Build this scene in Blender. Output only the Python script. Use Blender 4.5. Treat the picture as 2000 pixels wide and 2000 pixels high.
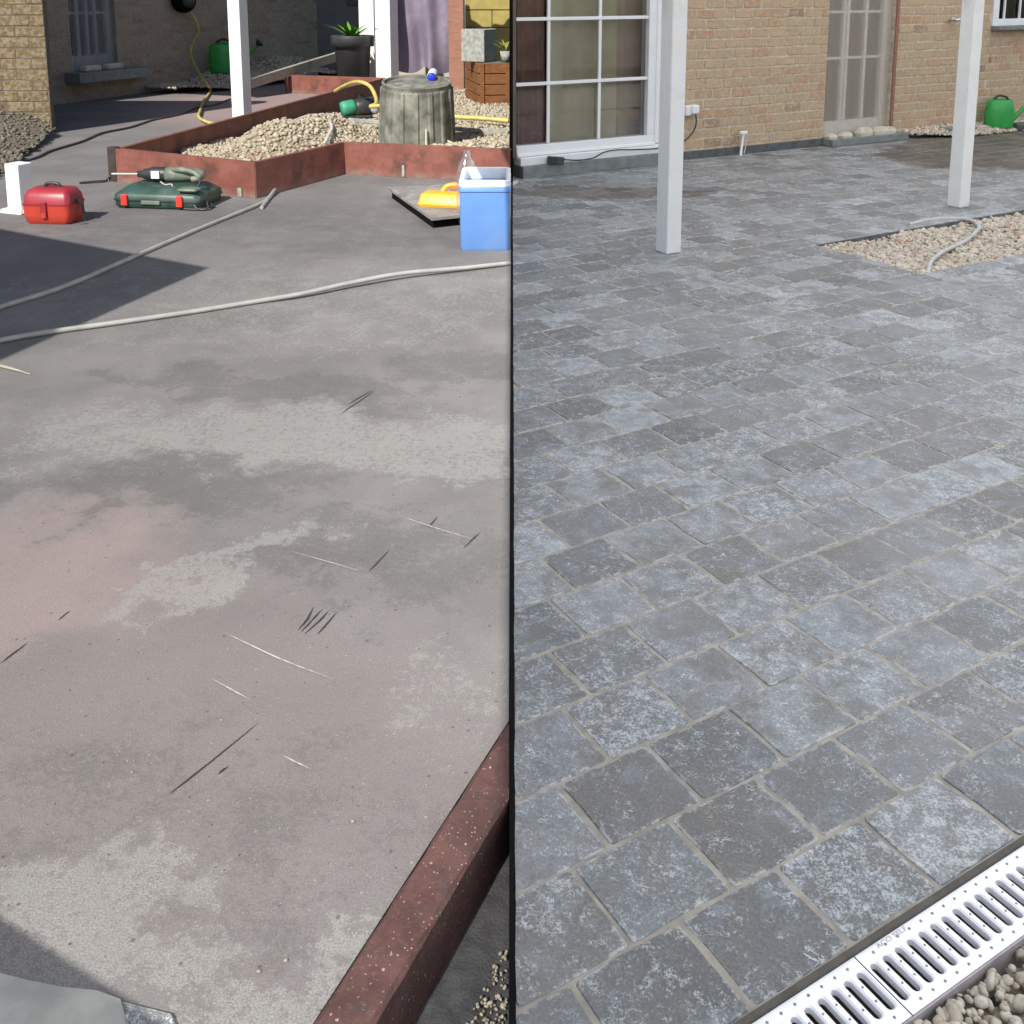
import bpy, bmesh, math, random
import numpy as np
from mathutils import Vector, Matrix, Quaternion
random.seed(7); RNG = np.random.default_rng(7)
R = math.radians
for o in list(bpy.data.objects): bpy.data.objects.remove(o)
S = bpy.context.scene
COL = S.collection

# ------------------------------------------------------------------ camera
CAM_H = 1.4; FPX = 2049.0; PITCH = math.atan(360 / 2049.0)
cd = bpy.data.cameras.new('camera'); cam = bpy.data.objects.new('camera', cd); COL.objects.link(cam)
cam.location = (0, 0, CAM_H); cam.rotation_euler = (R(90) - PITCH, 0, 0)
cd.sensor_fit = 'HORIZONTAL'; cd.sensor_width = 36; cd.lens = 36 * FPX / 2000; cd.shift_y = -0.33
cd.clip_start = 0.05; cd.clip_end = 400
S.camera = cam
# ------------------------------------------------------------------ sky, sun, exposure
SUN_EL = 42.0; SUN_AZ = 207.0            # azimuth of the sun, clockwise from +Y
w = bpy.data.worlds.new('World'); S.world = w; w.use_nodes = True
nt = w.node_tree; bg = nt.nodes['Background']
sky = nt.nodes.new('ShaderNodeTexSky'); sky.sky_type = 'NISHITA'; sky.sun_disc = False
sky.sun_elevation = R(SUN_EL); sky.sun_rotation = R(SUN_AZ)
nt.links.new(sky.outputs[0], bg.inputs[0]); bg.inputs[1].default_value = 0.088
sd = bpy.data.lights.new('sun', 'SUN'); sd.energy = 4.6; sd.angle = R(0.5); sd.color = (1, 0.95, 0.88)
sun = bpy.data.objects.new('sun', sd); COL.objects.link(sun)
TR = Vector((-math.sin(R(SUN_AZ)) * math.cos(R(SUN_EL)), -math.cos(R(SUN_AZ)) * math.cos(R(SUN_EL)), -math.sin(R(SUN_EL))))
sun.rotation_euler = TR.to_track_quat('-Z', 'Y').to_euler(); sun.location = (0, 0, 20)
KX = TR.x / -TR.z; KY = TR.y / -TR.z     # ground shift of a shadow for each metre of height
S.view_settings.view_transform = 'Standard'; S.view_settings.look = 'None'
S.view_settings.gamma = 1; S.view_settings.exposure = 0.45
cy = S.cycles; cy.use_adaptive_sampling = True; cy.adaptive_threshold = 0.02; cy.max_bounces = 6; cy.diffuse_bounces = 3; cy.glossy_bounces = 2; cy.transmission_bounces = 4; cy.transparent_max_bounces = 8; cy.caustics_reflective = False; cy.caustics_refractive = False
S.render.resolution_x = S.render.resolution_y = 1024

# ------------------------------------------------------------------ survey helpers: sight line -> ground / upright plane
def ray(u, v):
    x = (u - 1000) / FPX; y = (340 - v) / FPX
    return Vector((x, math.cos(PITCH) + y * math.sin(PITCH), -math.sin(PITCH) + y * math.cos(PITCH)))
def G(u, v, z=0.0):
    d = ray(u, v); t = (z - CAM_H) / d.z; return Vector((0, 0, CAM_H)) + d * t
def PY(u, v, Y):
    d = ray(u, v); return Vector((0, 0, CAM_H)) + d * (Y / d.y)

# ------------------------------------------------------------------ material helpers
class NB:
    def __init__(s, name):
        s.m = bpy.data.materials.new(name); s.m.use_nodes = True; s.t = s.m.node_tree
        s.b = s.t.nodes['Principled BSDF']; s.out = s.t.nodes['Material Output']
    def n(s, ty, **kw):
        x = s.t.nodes.new(ty)
        for k, v in kw.items(): setattr(x, k, v)
        return x
    def l(s, a, b): s.t.links.new(a, b)
    def put(s, sock, v):
        if isinstance(v, bpy.types.NodeSocket): s.l(v, sock)
        elif isinstance(v, (tuple, list)) and len(v) == 3 and sock.type == 'RGBA': sock.default_value = (*v, 1)
        else: sock.default_value = v
    def pos(s): return s.n('ShaderNodeNewGeometry').outputs['Position']
    def obj(s): return s.n('ShaderNodeTexCoord').outputs['Object']
    def attr(s, name='rnd'): return s.n('ShaderNodeAttribute', attribute_name=name)
    def noise(s, vec, scale, detail=4, rough=0.55, dist=0.0, col=False):
        x = s.n('ShaderNodeTexNoise'); s.l(vec, x.inputs['Vector'])
        x.inputs['Scale'].default_value = scale; x.inputs['Detail'].default_value = detail
        x.inputs['Roughness'].default_value = rough; x.inputs['Distortion'].default_value = dist
        return x.outputs['Color' if col else 'Fac']
    def vor(s, vec, scale, feat='F1', out='Distance'):
        x = s.n('ShaderNodeTexVoronoi', feature=feat); s.l(vec, x.inputs['Vector']); x.inputs['Scale'].default_value = scale
        return x.outputs[out]
    def ramp(s, fac, a, b, lo=0.0, hi=1.0):
        x = s.n('ShaderNodeMapRange', interpolation_type='SMOOTHSTEP'); s.put(x.inputs['Value'], fac)
        for k, v in zip(('From Min', 'From Max', 'To Min', 'To Max'), (a, b, lo, hi)): s.put(x.inputs[k], v)
        return x.outputs[0]
    def mix(s, fac, a, b, mode='MIX'):
        x = s.n('ShaderNodeMix', data_type='RGBA', blend_type=mode)
        s.put(x.inputs[0], fac); s.put(x.inputs[6], a); s.put(x.inputs[7], b); return x.outputs[2]
    def ma(s, op, a, b=0.0, c=0.0):
        x = s.n('ShaderNodeMath', operation=op); s.put(x.inputs[0], a); s.put(x.inputs[1], b); s.put(x.inputs[2], c); return x.outputs[0]
    def vm(s, op, a, b):
        x = s.n('ShaderNodeVectorMath', operation=op)
        s.put(x.inputs[0], a); s.put(x.inputs[1], b); return x.outputs[0]
    def mapv(s, vec, rot=0.0, scale=(1, 1, 1)):
        x = s.n('ShaderNodeMapping'); s.l(vec, x.inputs[0]); x.inputs['Rotation'].default_value = (0, 0, rot); x.inputs['Scale'].default_value = scale
        return x.outputs[0]
    def blob(s, vec, cx, cy, rx, ry, rot=0.0):      # soft elliptical tint mask at a place on the ground
        d = s.vm('SUBTRACT', vec, (cx, cy, 0)); d = s.mapv(d, rot)
        d = s.vm('MULTIPLY', d, (1 / rx, 1 / ry, 0))
        x = s.n('ShaderNodeVectorMath', operation='LENGTH'); s.l(d, x.inputs[0]); return s.ramp(x.outputs['Value'], 0.45, 1.25, 1.0, 0.0)
    def bump(s, h, strength=0.3, dist=0.01):
        x = s.n('ShaderNodeBump'); x.inputs['Strength'].default_value = strength; x.inputs['Distance'].default_value = dist
        s.l(h, x.inputs['Height']); s.l(x.outputs[0], s.b.inputs['Normal'])
    def fin(s, col, rough=0.7, metal=0.0, spec=0.5):
        s.put(s.b.inputs['Base Color'], col); s.put(s.b.inputs['Roughness'], rough); s.put(s.b.inputs['Metallic'], metal)
        s.b.inputs['Specular IOR Level'].default_value = spec; return s.m

def plain(name, col, rough=0.6, var=0.18, scale=14, metal=0.0, bump=0.08, dirt=None, spec=0.5):
    k = NB(name); v = k.obj()
    n1 = k.noise(v, scale, 5); c = k.mix(k.ramp(n1, 0.3, 0.7), tuple(x * (1 - var) for x in col), tuple(min(1, x * (1 + var)) for x in col))
    if dirt:
        c = k.mix(k.ramp(k.noise(v, scale * 0.45, 6, 0.65), 0.52, 0.68, 0, 0.75), c, dirt)
    k.bump(k.noise(v, scale * 6, 3), bump, 0.004)
    return k.fin(c, rough, metal, spec)

# ------------------------------------------------------------------ mesh helpers
class MB:
    def __init__(s): s.v = []; s.f = []; s.c = []; s.sm = []
    def add(s, verts, faces, smooth=False, col=None):
        o = len(s.v); s.v += [tuple(p) for p in verts]
        s.f += [tuple(i + o for i in q) for q in faces]; s.sm += [smooth] * len(faces)
        s.c += (col if col is not None and len(col) == len(verts) and isinstance(col[0], (tuple, list)) else [col or (0.5, 0.5, 0.5, 0)] * len(verts))
        return s
    def box(s, c, d, rot=None, bev=0.0, col=None):
        hx, hy, hz = d[0] / 2, d[1] / 2, d[2] / 2
        if bev <= 0:
            vs = [Vector((x * hx, y * hy, z * hz)) for z in (-1, 1) for x, y in ((-1, -1), (1, -1), (1, 1), (-1, 1))]
            fs = [(3, 2, 1, 0), (4, 5, 6, 7), (0, 1, 5, 4), (1, 2, 6, 5), (2, 3, 7, 6), (3, 0, 4, 7)]
        else:
            b = bev; vs = []; rings = [(-hz, b), (-hz + b, 0), (hz - b, 0), (hz, b)]
            for z, i in rings:
                X, Y = hx - i, hy - i; q = b * 0.75 if i == 0 else b * 0.6
                vs += [Vector(p + (z,)) for p in ((-X + q, -Y), (X - q, -Y), (X, -Y + q), (X, Y - q), (X - q, Y), (-X + q, Y), (-X, Y - q), (-X, -Y + q))]
            fs = [tuple(range(7, -1, -1)), tuple(range(24, 32))]
            for r in range(3): fs += [(r * 8 + i, r * 8 + (i + 1) % 8, r * 8 + 8 + (i + 1) % 8, r * 8 + 8 + i) for i in range(8)]
        M = rot if rot is not None else Matrix.Identity(3)
        return s.add([M @ p + Vector(c) for p in vs], fs, False, col)
    def prism(s, poly, z0, z1, col=None):
        n = len(poly); vs = [(x, y, z0) for x, y in poly] + [(x, y, z1) for x, y in poly]
        return s.add(vs, [tuple(range(n - 1, -1, -1)), tuple(range(n, 2 * n))] + [(i, (i + 1) % n, n + (i + 1) % n, n + i) for i in range(n)], False, col)
    def tube(s, pts, r, n=8, cap=True, smooth=True, sub=0, col=None):
        pts = [Vector(p) for p in pts]
        if sub: pts = smooth_path(pts, sub)
        rs = r if isinstance(r, (list, tuple)) else [r] * len(pts)
        if len(rs) != len(pts): rs = list(np.interp(np.linspace(0, 1, len(pts)), np.linspace(0, 1, len(rs)), rs))
        vs = []; up = None
        for i, p in enumerate(pts):
            t = (pts[min(i + 1, len(pts) - 1)] - pts[max(i - 1, 0)]).normalized()
            if up is None: up = t.orthogonal().normalized()
            up = (up - t * up.dot(t)).normalized(); side = t.cross(up)
            vs += [p + (up * math.cos(2 * math.pi * k / n) + side * math.sin(2 * math.pi * k / n)) * rs[i] for k in range(n)]
        fs = [(i * n + k, i * n + (k + 1) % n, (i + 1) * n + (k + 1) % n, (i + 1) * n + k) for i in range(len(pts) - 1) for k in range(n)]
        s.add(vs, fs, smooth, col)
        if cap:
            m = len(pts) - 1
            s.add(vs[:n], [tuple(range(n - 1, -1, -1))], False, col); s.add(vs[m * n:], [tuple(range(n))], False, col)
        return s
    def lathe(s, prof, n=24, M=None, smooth=True, col=None, mod=None):
        vs = []
        for i, (r, z) in enumerate(prof):
            for k in range(n):
                a = 2 * math.pi * k / n; q = r * (mod(a, i) if mod else 1); vs.append(Vector((q * math.cos(a), q * math.sin(a), z)))
        if M is not None: vs = [M @ v for v in vs]
        fs = [(i * n + k, i * n + (k + 1) % n, (i + 1) * n + (k + 1) % n, (i + 1) * n + k) for i in range(len(prof) - 1) for k in range(n)]
        return s.add(vs, fs, smooth, col)
    def loft(s, rings, smooth=False, cap0=True, cap1=True, col=None):
        n = len(rings[0]); vs = [p for r in rings for p in r]
        fs = [(i * n + k, i * n + (k + 1) % n, (i + 1) * n + (k + 1) % n, (i + 1) * n + k) for i in range(len(rings) - 1) for k in range(n)]
        s.add(vs, fs, smooth, col)
        if cap0: s.add(rings[0], [tuple(range(n - 1, -1, -1))], False, col)
        if cap1: s.add(rings[-1], [tuple(range(n))], False, col)
        return s
    def build(s, name, mat, parent=None, loc=None, rot=None, kind=None, label=None, cat=None, group=None, bevel=0):
        me = bpy.data.meshes.new(name); me.from_pydata(s.v, [], s.f); me.update()
        me.polygons.foreach_set('use_smooth', s.sm)
        a = me.attributes.new('rnd', 'FLOAT_COLOR', 'POINT'); a.data.foreach_set('color', np.array(s.c, dtype=np.float32).ravel())
        me.materials.append(mat)
        return link(name, me, parent, loc, rot, kind, label, cat, group, bevel)
def link(name, data, parent=None, loc=None, rot=None, kind=None, label=None, cat=None, group=None, bevel=0):
    o = bpy.data.objects.new(name, data); COL.objects.link(o)
    if parent: o.parent = parent
    if loc is not None: o.location = loc
    if rot is not None: o.rotation_euler = rot if isinstance(rot, (tuple, list)) else (0, 0, rot)
    if kind: o['kind'] = kind
    if label: o['label'] = label
    if cat: o['category'] = cat
    if group: o['group'] = group
    if bevel:
        m = o.modifiers.new('bevel', 'BEVEL'); m.width = bevel; m.segments = 2; m.limit_method = 'ANGLE'; m.angle_limit = R(40)
    return o
def thing(name, label, cat, loc=(0, 0, 0), rot=0.0, group=None):
    return link(name, None, None, loc, rot, None, label, cat, group)
def smooth_path(pts, sub):
    out = []; n = len(pts)
    for i in range(n - 1):
        p0, p1, p2, p3 = pts[max(i - 1, 0)], pts[i], pts[i + 1], pts[min(i + 2, n - 1)]
        for k in range(sub):
            t = k / sub
            out.append(0.5 * ((2 * p1) + (p2 - p0) * t + (2 * p0 - 5 * p1 + 4 * p2 - p3) * t * t + (3 * p1 - p0 - 3 * p2 + p3) * t ** 3))
    return out + [pts[-1]]
def rrect(hx, hy, r, z, n=4, c=(0, 0)):
    out = []
    for (sx, sy, a0) in ((1, 1, 0), (-1, 1, 90), (-1, -1, 180), (1, -1, 270)):
        for k in range(n + 1):
            a = R(a0 + 90 * k / n); out.append((c[0] + sx * (hx - r) + r * math.cos(a), c[1] + sy * (hy - r) + r * math.sin(a), z))
    return out
def clip(poly, nx, ny, d):                      # keep nx*x+ny*y >= d
    out = []
    for i in range(len(poly)):
        p, q = poly[i], poly[(i + 1) % len(poly)]; a = nx * p[0] + ny * p[1] - d; b = nx * q[0] + ny * q[1] - d
        if a >= 0: out.append(p)
        if (a >= 0) != (b >= 0):
            t = a / (a - b); out.append((p[0] + (q[0] - p[0]) * t, p[1] + (q[1] - p[1]) * t))
    return out
def area(poly): return 0.5 * abs(sum(poly[i][0] * poly[(i + 1) % len(poly)][1] - poly[(i + 1) % len(poly)][0] * poly[i][1] for i in range(len(poly))))

def piece(mb, poly, thick, bev, rim, rnd, jit, mapf, top=0.0):
    """one stone, tile or brick: uneven outline, worn arris, flat face; mapf puts (x, y, height) into the parent's space"""
    pts = []; n = len(poly)
    for i in range(n):
        p, q = poly[i], poly[(i + 1) % n]; L = math.hypot(q[0] - p[0], q[1] - p[1])
        ex, ey = ((q[0] - p[0]) / L, (q[1] - p[1]) / L) if L > 1e-6 else (1, 0); cr = min(jit * 1.4, L * 0.2)
        pts.append((p[0] + ex * cr, p[1] + ey * cr))
        if L > 0.05:
            o = random.uniform(-jit, jit); f = random.uniform(0.35, 0.65)
            pts.append((p[0] + (q[0] - p[0]) * f - ey * o, p[1] + (q[1] - p[1]) * f + ex * o))
        pts.append((q[0] - ex * cr, q[1] - ey * cr))
    xs = [p[0] for p in pts]; ys = [p[1] for p in pts]; cx, cy = (min(xs) + max(xs)) / 2, (min(ys) + max(ys)) / 2
    hx, hy = max((max(xs) - min(xs)) / 2, 1e-3), max((max(ys) - min(ys)) / 2, 1e-3); m = len(pts)
    def ring(ins, z):
        sx, sy = max(hx - ins, hx * 0.3) / hx, max(hy - ins, hy * 0.3) / hy
        return [mapf(cx + (p[0] - cx) * sx, cy + (p[1] - cy) * sy, z) for p in pts]
    tz = [random.uniform(-1, 1) * jit * 0.35 for _ in range(2)]
    rings = [ring(0, -thick), ring(0, top - bev), ring(bev * 1.1, top)]; al = [1, 1, 0.8]
    if rim: rings.append(ring(bev + rim, top)); al.append(0)
    vs = [p for r in rings for p in r]; col = [(*rnd, a) for a in al for _ in range(m)]
    fs = [(i * m + k, i * m + (k + 1) % m, (i + 1) * m + (k + 1) % m, (i + 1) * m + k) for i in range(len(rings) - 1) for k in range(m)]
    fs.append(tuple(range((len(rings) - 1) * m, len(rings) * m)))
    mb.add(vs, fs, False, col)
    return mb
_ico = None
def ico(sub):
    bm = bmesh.new(); bmesh.ops.create_icosphere(bm, subdivisions=sub, radius=1)
    v = np.array([x.co[:] for x in bm.verts]); f = np.array([[y.index for y in x.verts] for x in bm.faces]); bm.free(); return v, f
def pebbles(name, pts, size, mat, parent=None, sub=1, flat=0.6, **kw):
    """a mass of separate rounded stones in one mesh"""
    V, F = ico(sub); N = len(pts); pts = np.asarray(pts); nv = len(V)
    q = RNG.normal(size=(N, 4)); q /= np.linalg.norm(q, axis=1)[:, None]; ww, x, y, z = q.T
    Mx = np.stack([1 - 2 * (y * y + z * z), 2 * (x * y - z * ww), 2 * (x * z + y * ww), 2 * (x * y + z * ww), 1 - 2 * (x * x + z * z), 2 * (y * z - x * ww), 2 * (x * z - y * ww), 2 * (y * z + x * ww), 1 - 2 * (x * x + y * y)], 1).reshape(N, 3, 3)
    sc = np.stack([np.ones(N), RNG.uniform(.65, .95, N), RNG.uniform(.45, .75, N)], 1) * (size * RNG.lognormal(0, .28, N))[:, None]
    lump = 1 + RNG.uniform(-.16, .16, (N, nv, 1))
    P = np.einsum('nij,nkj->nki', Mx, V[None] * sc[:, None, :] * lump) * np.array([1, 1, flat + .25]) + pts[:, None, :]
    f = (F[None] + (np.arange(N) * nv)[:, None, None]).reshape(-1, 3)
    me = bpy.data.meshes.new(name); me.vertices.add(N * nv); me.vertices.foreach_set('co', P.astype(np.float32).ravel())
    me.loops.add(f.size); me.loops.foreach_set('vertex_index', f.ravel().astype(np.int32))
    me.polygons.add(len(f)); me.polygons.foreach_set('loop_start', np.arange(0, f.size, 3, dtype=np.int32))
    me.update(calc_edges=True); me.polygons.foreach_set('use_smooth', np.ones(len(f), bool))
    a = me.attributes.new('rnd', 'FLOAT_COLOR', 'POINT')
    c = np.concatenate([RNG.random((N, 3)), np.zeros((N, 1))], 1); a.data.foreach_set('color', np.repeat(c, nv, 0).astype(np.float32).ravel())
    me.materials.append(mat); me.validate()
    return link(name, me, parent, **kw)

# ------------------------------------------------------------------ axes of the two sides
AZ_R = R(90 - 59.6)                              # right side: local x runs along the house wall and the tile courses
dA = Vector((math.cos(AZ_R), math.sin(AZ_R))); dB = Vector((-math.sin(AZ_R), math.cos(AZ_R)))
AZ_L = R(-22)                                    # left side: steel edging, slab edge and roofs
lx = Vector((math.cos(AZ_L), math.sin(AZ_L))); ly = Vector((-math.sin(AZ_L), math.cos(AZ_L)))
def AB(a, b): p = dA * a + dB * b; return (p.x, p.y)
def ab_of(p): q = Vector((p[0], p[1])); return q.dot(dA), q.dot(dB)

# ------------------------------------------------------------------ materials
def mat_tile():
    k = NB('slate_tile'); a = k.attr(); sep = k.n('ShaderNodeSeparateColor'); k.l(a.outputs['Color'], sep.inputs[0])
    r, g, b = sep.outputs[0], sep.outputs[1], sep.outputs[2]; edge = a.outputs['Alpha']
    p = k.pos(); sh = k.n('ShaderNodeCombineXYZ'); k.l(k.ma('MULTIPLY', r, 31.0), sh.inputs[0]); k.l(k.ma('MULTIPLY', b, 47.0), sh.inputs[1]); k.l(k.ma('MULTIPLY', g, 17.0), sh.inputs[2])
    v = k.vm('ADD', p, sh.outputs[0])
    lump = k.noise(v, 11, 4, 0.62); cl = k.noise(v, 26, 4, 0.65, 0.6); grain = k.noise(v, 190, 3, 0.85); grit2 = k.noise(v, 70, 4, 0.75)
    base = k.mix(r, (0.112, 0.117, 0.118), (0.290, 0.302, 0.306))
    base = k.mix(k.ramp(b, 0.30, 0.10, 0, 0.7), base, (0.145, 0.136, 0.122))              # a share of brownish charcoal tiles
    base = k.mix(k.ramp(b, 0.80, 1.0, 0, 0.6), base, (0.38, 0.405, 0.425))                 # a few pale bluish tiles
    base = k.mix(k.ramp(lump, 0.47, 0.62, 0, 0.7), base, (0.172, 0.162, 0.142))            # rusty brown clouds
    base = k.mix(k.ramp(k.noise(v, 9, 5, 0.65, 1.2), 0.50, 0.68, 0, 0.65), base, (0.250, 0.278, 0.300))
    base = k.mix(k.ramp(cl, 0.52, 0.40, 0, 0.35), base, (0.130, 0.134, 0.138))
    base = k.mix(1.0, base, k.ramp(grain, 0.2, 0.8, 0.66, 1.34), 'MULTIPLY')
    th = k.ma('ADD', k.ma('ADD', k.ma('MULTIPLY', grain, 0.55), k.ma('MULTIPLY', grit2, 0.45)), k.ma('ADD', k.ma('MULTIPLY', k.ma('SUBTRACT', cl, 0.5), 0.30), k.ma('MULTIPLY', k.ma('SUBTRACT', lump, 0.5), -0.14)))
    th = k.ma('ADD', th, k.ma('MULTIPLY', k.ma('SUBTRACT', g, 0.5), 0.13))
    spk = k.ramp(th, 0.535, 0.66); base = k.mix(k.ma('MULTIPLY', spk, 0.62), base, (0.58, 0.61, 0.62))
    wv = k.vm('ADD', v, k.vm('MULTIPLY', k.noise(v, 60, 2, 0.6, 0, True), (0.035, 0.035, 0.035)))
    for sc_, wd_, m_ in ((24, 0.010, k.ramp(lump, 0.40, 0.52, 1, 0)), (58, 0.016, k.ramp(cl, 0.50, 0.60))):
        vl = k.ramp(k.ma('ABSOLUTE', k.ma('SUBTRACT', k.noise(wv, sc_, 2, 0.5), 0.5)), 0.0, wd_, 1, 0)
        base = k.mix(k.ma('MULTIPLY', k.ma('MULTIPLY', vl, m_), 0.7), base, (0.70, 0.71, 0.72))
    rim = k.ma('MULTIPLY', k.ramp(edge, 0.35, 0.95), k.ramp(k.ma('ADD', cl, k.ma('MULTIPLY', grit2, 0.3)), 0.62, 0.74))
    base = k.mix(k.ma('MULTIPLY', rim, 0.65), base, (0.56, 0.555, 0.535))
    # damp patches by the house wall
    wn = k.vm('ADD', p, k.vm('MULTIPLY', k.vm('SUBTRACT', k.noise(p, 2.6, 4, 0.65, 0, True), (0.5, 0.5, 0.5)), (0.9, 0.9, 0)))
    w1 = k.blob(wn, *AB(8.75, 5.6), 1.85, 1.05, AZ_R * -1); w2 = k.blob(wn, .6, 7.27, 1.0, 0.22)
    wet = k.ma('MAXIMUM', k.ramp(w1, 0.25, 0.45), k.ma('MULTIPLY', k.ramp(w2, 0.3, 0.55), 0.85))
    # grey dust film lies on some stretches
    base = k.mix(k.ramp(k.noise(p, 1.3, 4, 0.6), 0.45, 0.7, 0, 0.35), base, (0.32, 0.325, 0.328))
    base = k.mix(k.ma('MULTIPLY', wet, 0.9), base, k.mix(1.0, base, (0.46, 0.385, 0.315), 'MULTIPLY'))
    k.bump(k.ma('ADD', k.ma('MULTIPLY', grit2, 0.5), cl), 0.45, 0.006)
    return k.fin(base, k.ramp(cl, 0.3, 0.7, 0.45, 0.62), 0, 0.45)
def mat_brick(name, c0, c1, c2, c3):
    k = NB(name); a = k.attr(); sep = k.n('ShaderNodeSeparateColor'); k.l(a.outputs['Color'], sep.inputs[0]); r, g, b = sep.outputs
    p = k.pos(); v = k.vm('ADD', p, k.vm('MULTIPLY', a.outputs['Color'], (13, 29, 17)))
    c = k.mix(r, c0, c1); c = k.mix(k.ramp(g, 0.72, 0.86, 0, 0.8), c, c2); c = k.mix(k.ramp(b, 0.95, 0.985, 0, 0.7), c, c3)
    c = k.mix(k.ramp(k.noise(v, 13, 4, 0.6), 0.5, 0.66, 0, 0.75), c, c2)
    c = k.mix(k.ramp(k.noise(v, 26, 6, 0.75), 0.45, 0.62, 0, 0.75), c, tuple(min(1, x * 1.12 + 0.07) for x in c0))
    c = k.mix(k.ramp(k.noise(v, 55, 4, 0.75), 0.58, 0.70, 0, 0.7), c, tuple(x * 0.7 for x in c3))
    c = k.mix(k.ma('MULTIPLY', k.ramp(a.outputs['Alpha'], 0.5, 1), k.ramp(k.noise(v, 22, 3), 0.45, 0.6, 0, 0.5)), c, (0.42, 0.37, 0.29))
    k.bump(k.noise(v, 45, 6, 0.75), 1.0, 0.012)
    return k.fin(c, 0.9, 0, 0.2)
def mat_pebble(name, c0, c1, c2):
    k = NB(name); a = k.attr(); sep = k.n('ShaderNodeSeparateColor'); k.l(a.outputs['Color'], sep.inputs[0]); r, g, b = sep.outputs
    c = k.mix(r, c0, c1); c = k.mix(k.ramp(g, 0.90, 0.95), c, c2); c = k.mix(k.ramp(b, 0.8, 1.0, 0, 0.5), c, (0.30, 0.29, 0.27))
    c = k.mix(k.ramp(k.noise(k.pos(), 120, 3), 0.4, 0.7, 0, 0.35), c, (0.22, 0.18, 0.12))
    return k.fin(c, 0.8, 0, 0.25)
def mat_concrete():
    k = NB('old_concrete'); p = k.pos()
    wob = k.vm('ADD', p, k.vm('MULTIPLY', k.vm('SUBTRACT', k.noise(p, 3.6, 5, 0.68, 0, True), (0.5, 0.5, 0.5)), (0.9, 0.9, 0)))
    big = k.noise(p, 1.9, 5, 0.66); flake = k.noise(p, 8.5, 9, 0.74); fine = k.noise(p, 55, 5, 0.80); grain = k.noise(p, 300, 2, 0.8)
    def spot(u, v, rx, ry, ang=0.0):
        q = G(u, v); return k.blob(wob, q.x, q.y, rx, ry, ang)
    def mx(*a):
        r_ = a[0]
        for x in a[1:]: r_ = k.ma('MAXIMUM', r_, x)
        return r_
    def dim(x, f): return k.ma('MULTIPLY', x, f)
    base = k.mix(k.ramp(big, 0.36, 0.64), (0.150, 0.143, 0.139), (0.190, 0.181, 0.176))
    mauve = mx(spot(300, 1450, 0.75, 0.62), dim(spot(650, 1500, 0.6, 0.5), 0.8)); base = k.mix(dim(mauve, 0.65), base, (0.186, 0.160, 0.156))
    base = k.mix(dim(spot(0, 1120, 0.46, 0.36), 0.6), base, (0.275, 0.210, 0.203))  # pink lens-flare cast put into the concrete's colour
    # darker, worn areas
    dk = mx(spot(900, 720, 0.32, 0.2), spot(500, 755, 0.8, 0.13, R(10)), spot(330, 950, 0.6, 0.18), dim(spot(740, 1090, 0.45, 0.24), 0.9), dim(spot(330, 430, 1.2, 0.7), 0.85), dim(spot(700, 450, 0.8, 0.9), 0.8), dim(spot(330, 1640, 0.5, 0.3), 0.55))
    dd = k.ramp(k.ma('ADD', k.ma('ADD', dim(flake, 0.5), dim(fine, 0.5)), dim(k.ma('SUBTRACT', dk, 0.5), 0.17)), 0.45, 0.60)
    base = k.mix(dim(dd, 0.5), base, (0.092, 0.089, 0.085))
    # pale flaking laitance with crisp crumbly edges
    zone = mx(spot(520, 850, 1.0, 0.3), spot(880, 860, 0.4, 0.3), spot(430, 1110, 0.33, 0.11, R(-35)), spot(600, 1960, 0.34, 0.13), spot(130, 1840, 0.24, 0.18), dim(spot(640, 590, 1.3, 1.0), 0.62), dim(spot(200, 570, 1.0, 0.6), 0.55), dim(spot(900, 1330, 0.2, 0.2), 0.6))
    zz_ = dim(k.ma('SUBTRACT', zone, 0.5), 0.30)
    f1 = k.ramp(k.ma('ADD', k.ma('ADD', dim(flake, 0.50), dim(fine, 0.50)), dim(zz_, 0.50)), 0.49, 0.61)
    f2 = k.ramp(k.ma('ADD', k.ma('ADD', dim(fine, 0.7), dim(grain, 0.3)), dim(zz_, 0.7)), 0.56, 0.62)
    base = k.mix(k.ma('MULTIPLY', k.ma('MAXIMUM', dim(f1, 0.70), dim(f2, 0.75)), k.ramp(grain, 0.25, 0.6, 0.55, 1.0)), base, (0.262, 0.258, 0.247))
    base = k.mix(1.0, base, k.ramp(grain, 0.2, 0.8, 0.74, 1.26), 'MULTIPLY')
    base = k.mix(k.ramp(fine, 0.66, 0.74, 0, 0.55), base, (0.32, 0.31, 0.29)); base = k.mix(k.ramp(fine, 0.35, 0.28, 0, 0.6), base, (0.07, 0.066, 0.062))
    grit = k.vor(p, 30); base = k.mix(k.ramp(grit, 0.05, 0.085, 0.8, 0), base, k.mix(k.ramp(k.vor(p, 30, 'F1', 'Color'), 0.45, 0.55), (0.04, 0.037, 0.035), (0.30, 0.285, 0.26)))
    for sc_, lo_, colr in ((150, 0.72, (0.30, 0.29, 0.275)), (60, 0.93, (0.06, 0.056, 0.053))):
        sp_ = k.n('ShaderNodeSeparateColor'); k.l(k.vor(p, sc_, 'F1', 'Color'), sp_.inputs[0])
        base = k.mix(k.ma('MULTIPLY', k.ma('LESS_THAN', k.vor(p, sc_), k.ma('MULTIPLY', k.ramp(sp_.outputs[0], lo_, 1.0), 0.24)), 0.6), base, colr)
    # reddish slab far back
    far = k.blob(wob, -3.1, 13.0, 1.6, 2.3); base = k.mix(k.ma('MULTIPLY', far, 0.8), base, (0.32, 0.235, 0.225))
    k.bump(k.ma('ADD', fine, k.ma('MULTIPLY', flake, 0.8)), 0.5, 0.004)
    return k.fin(base, 0.88, 0, 0.25)
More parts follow.
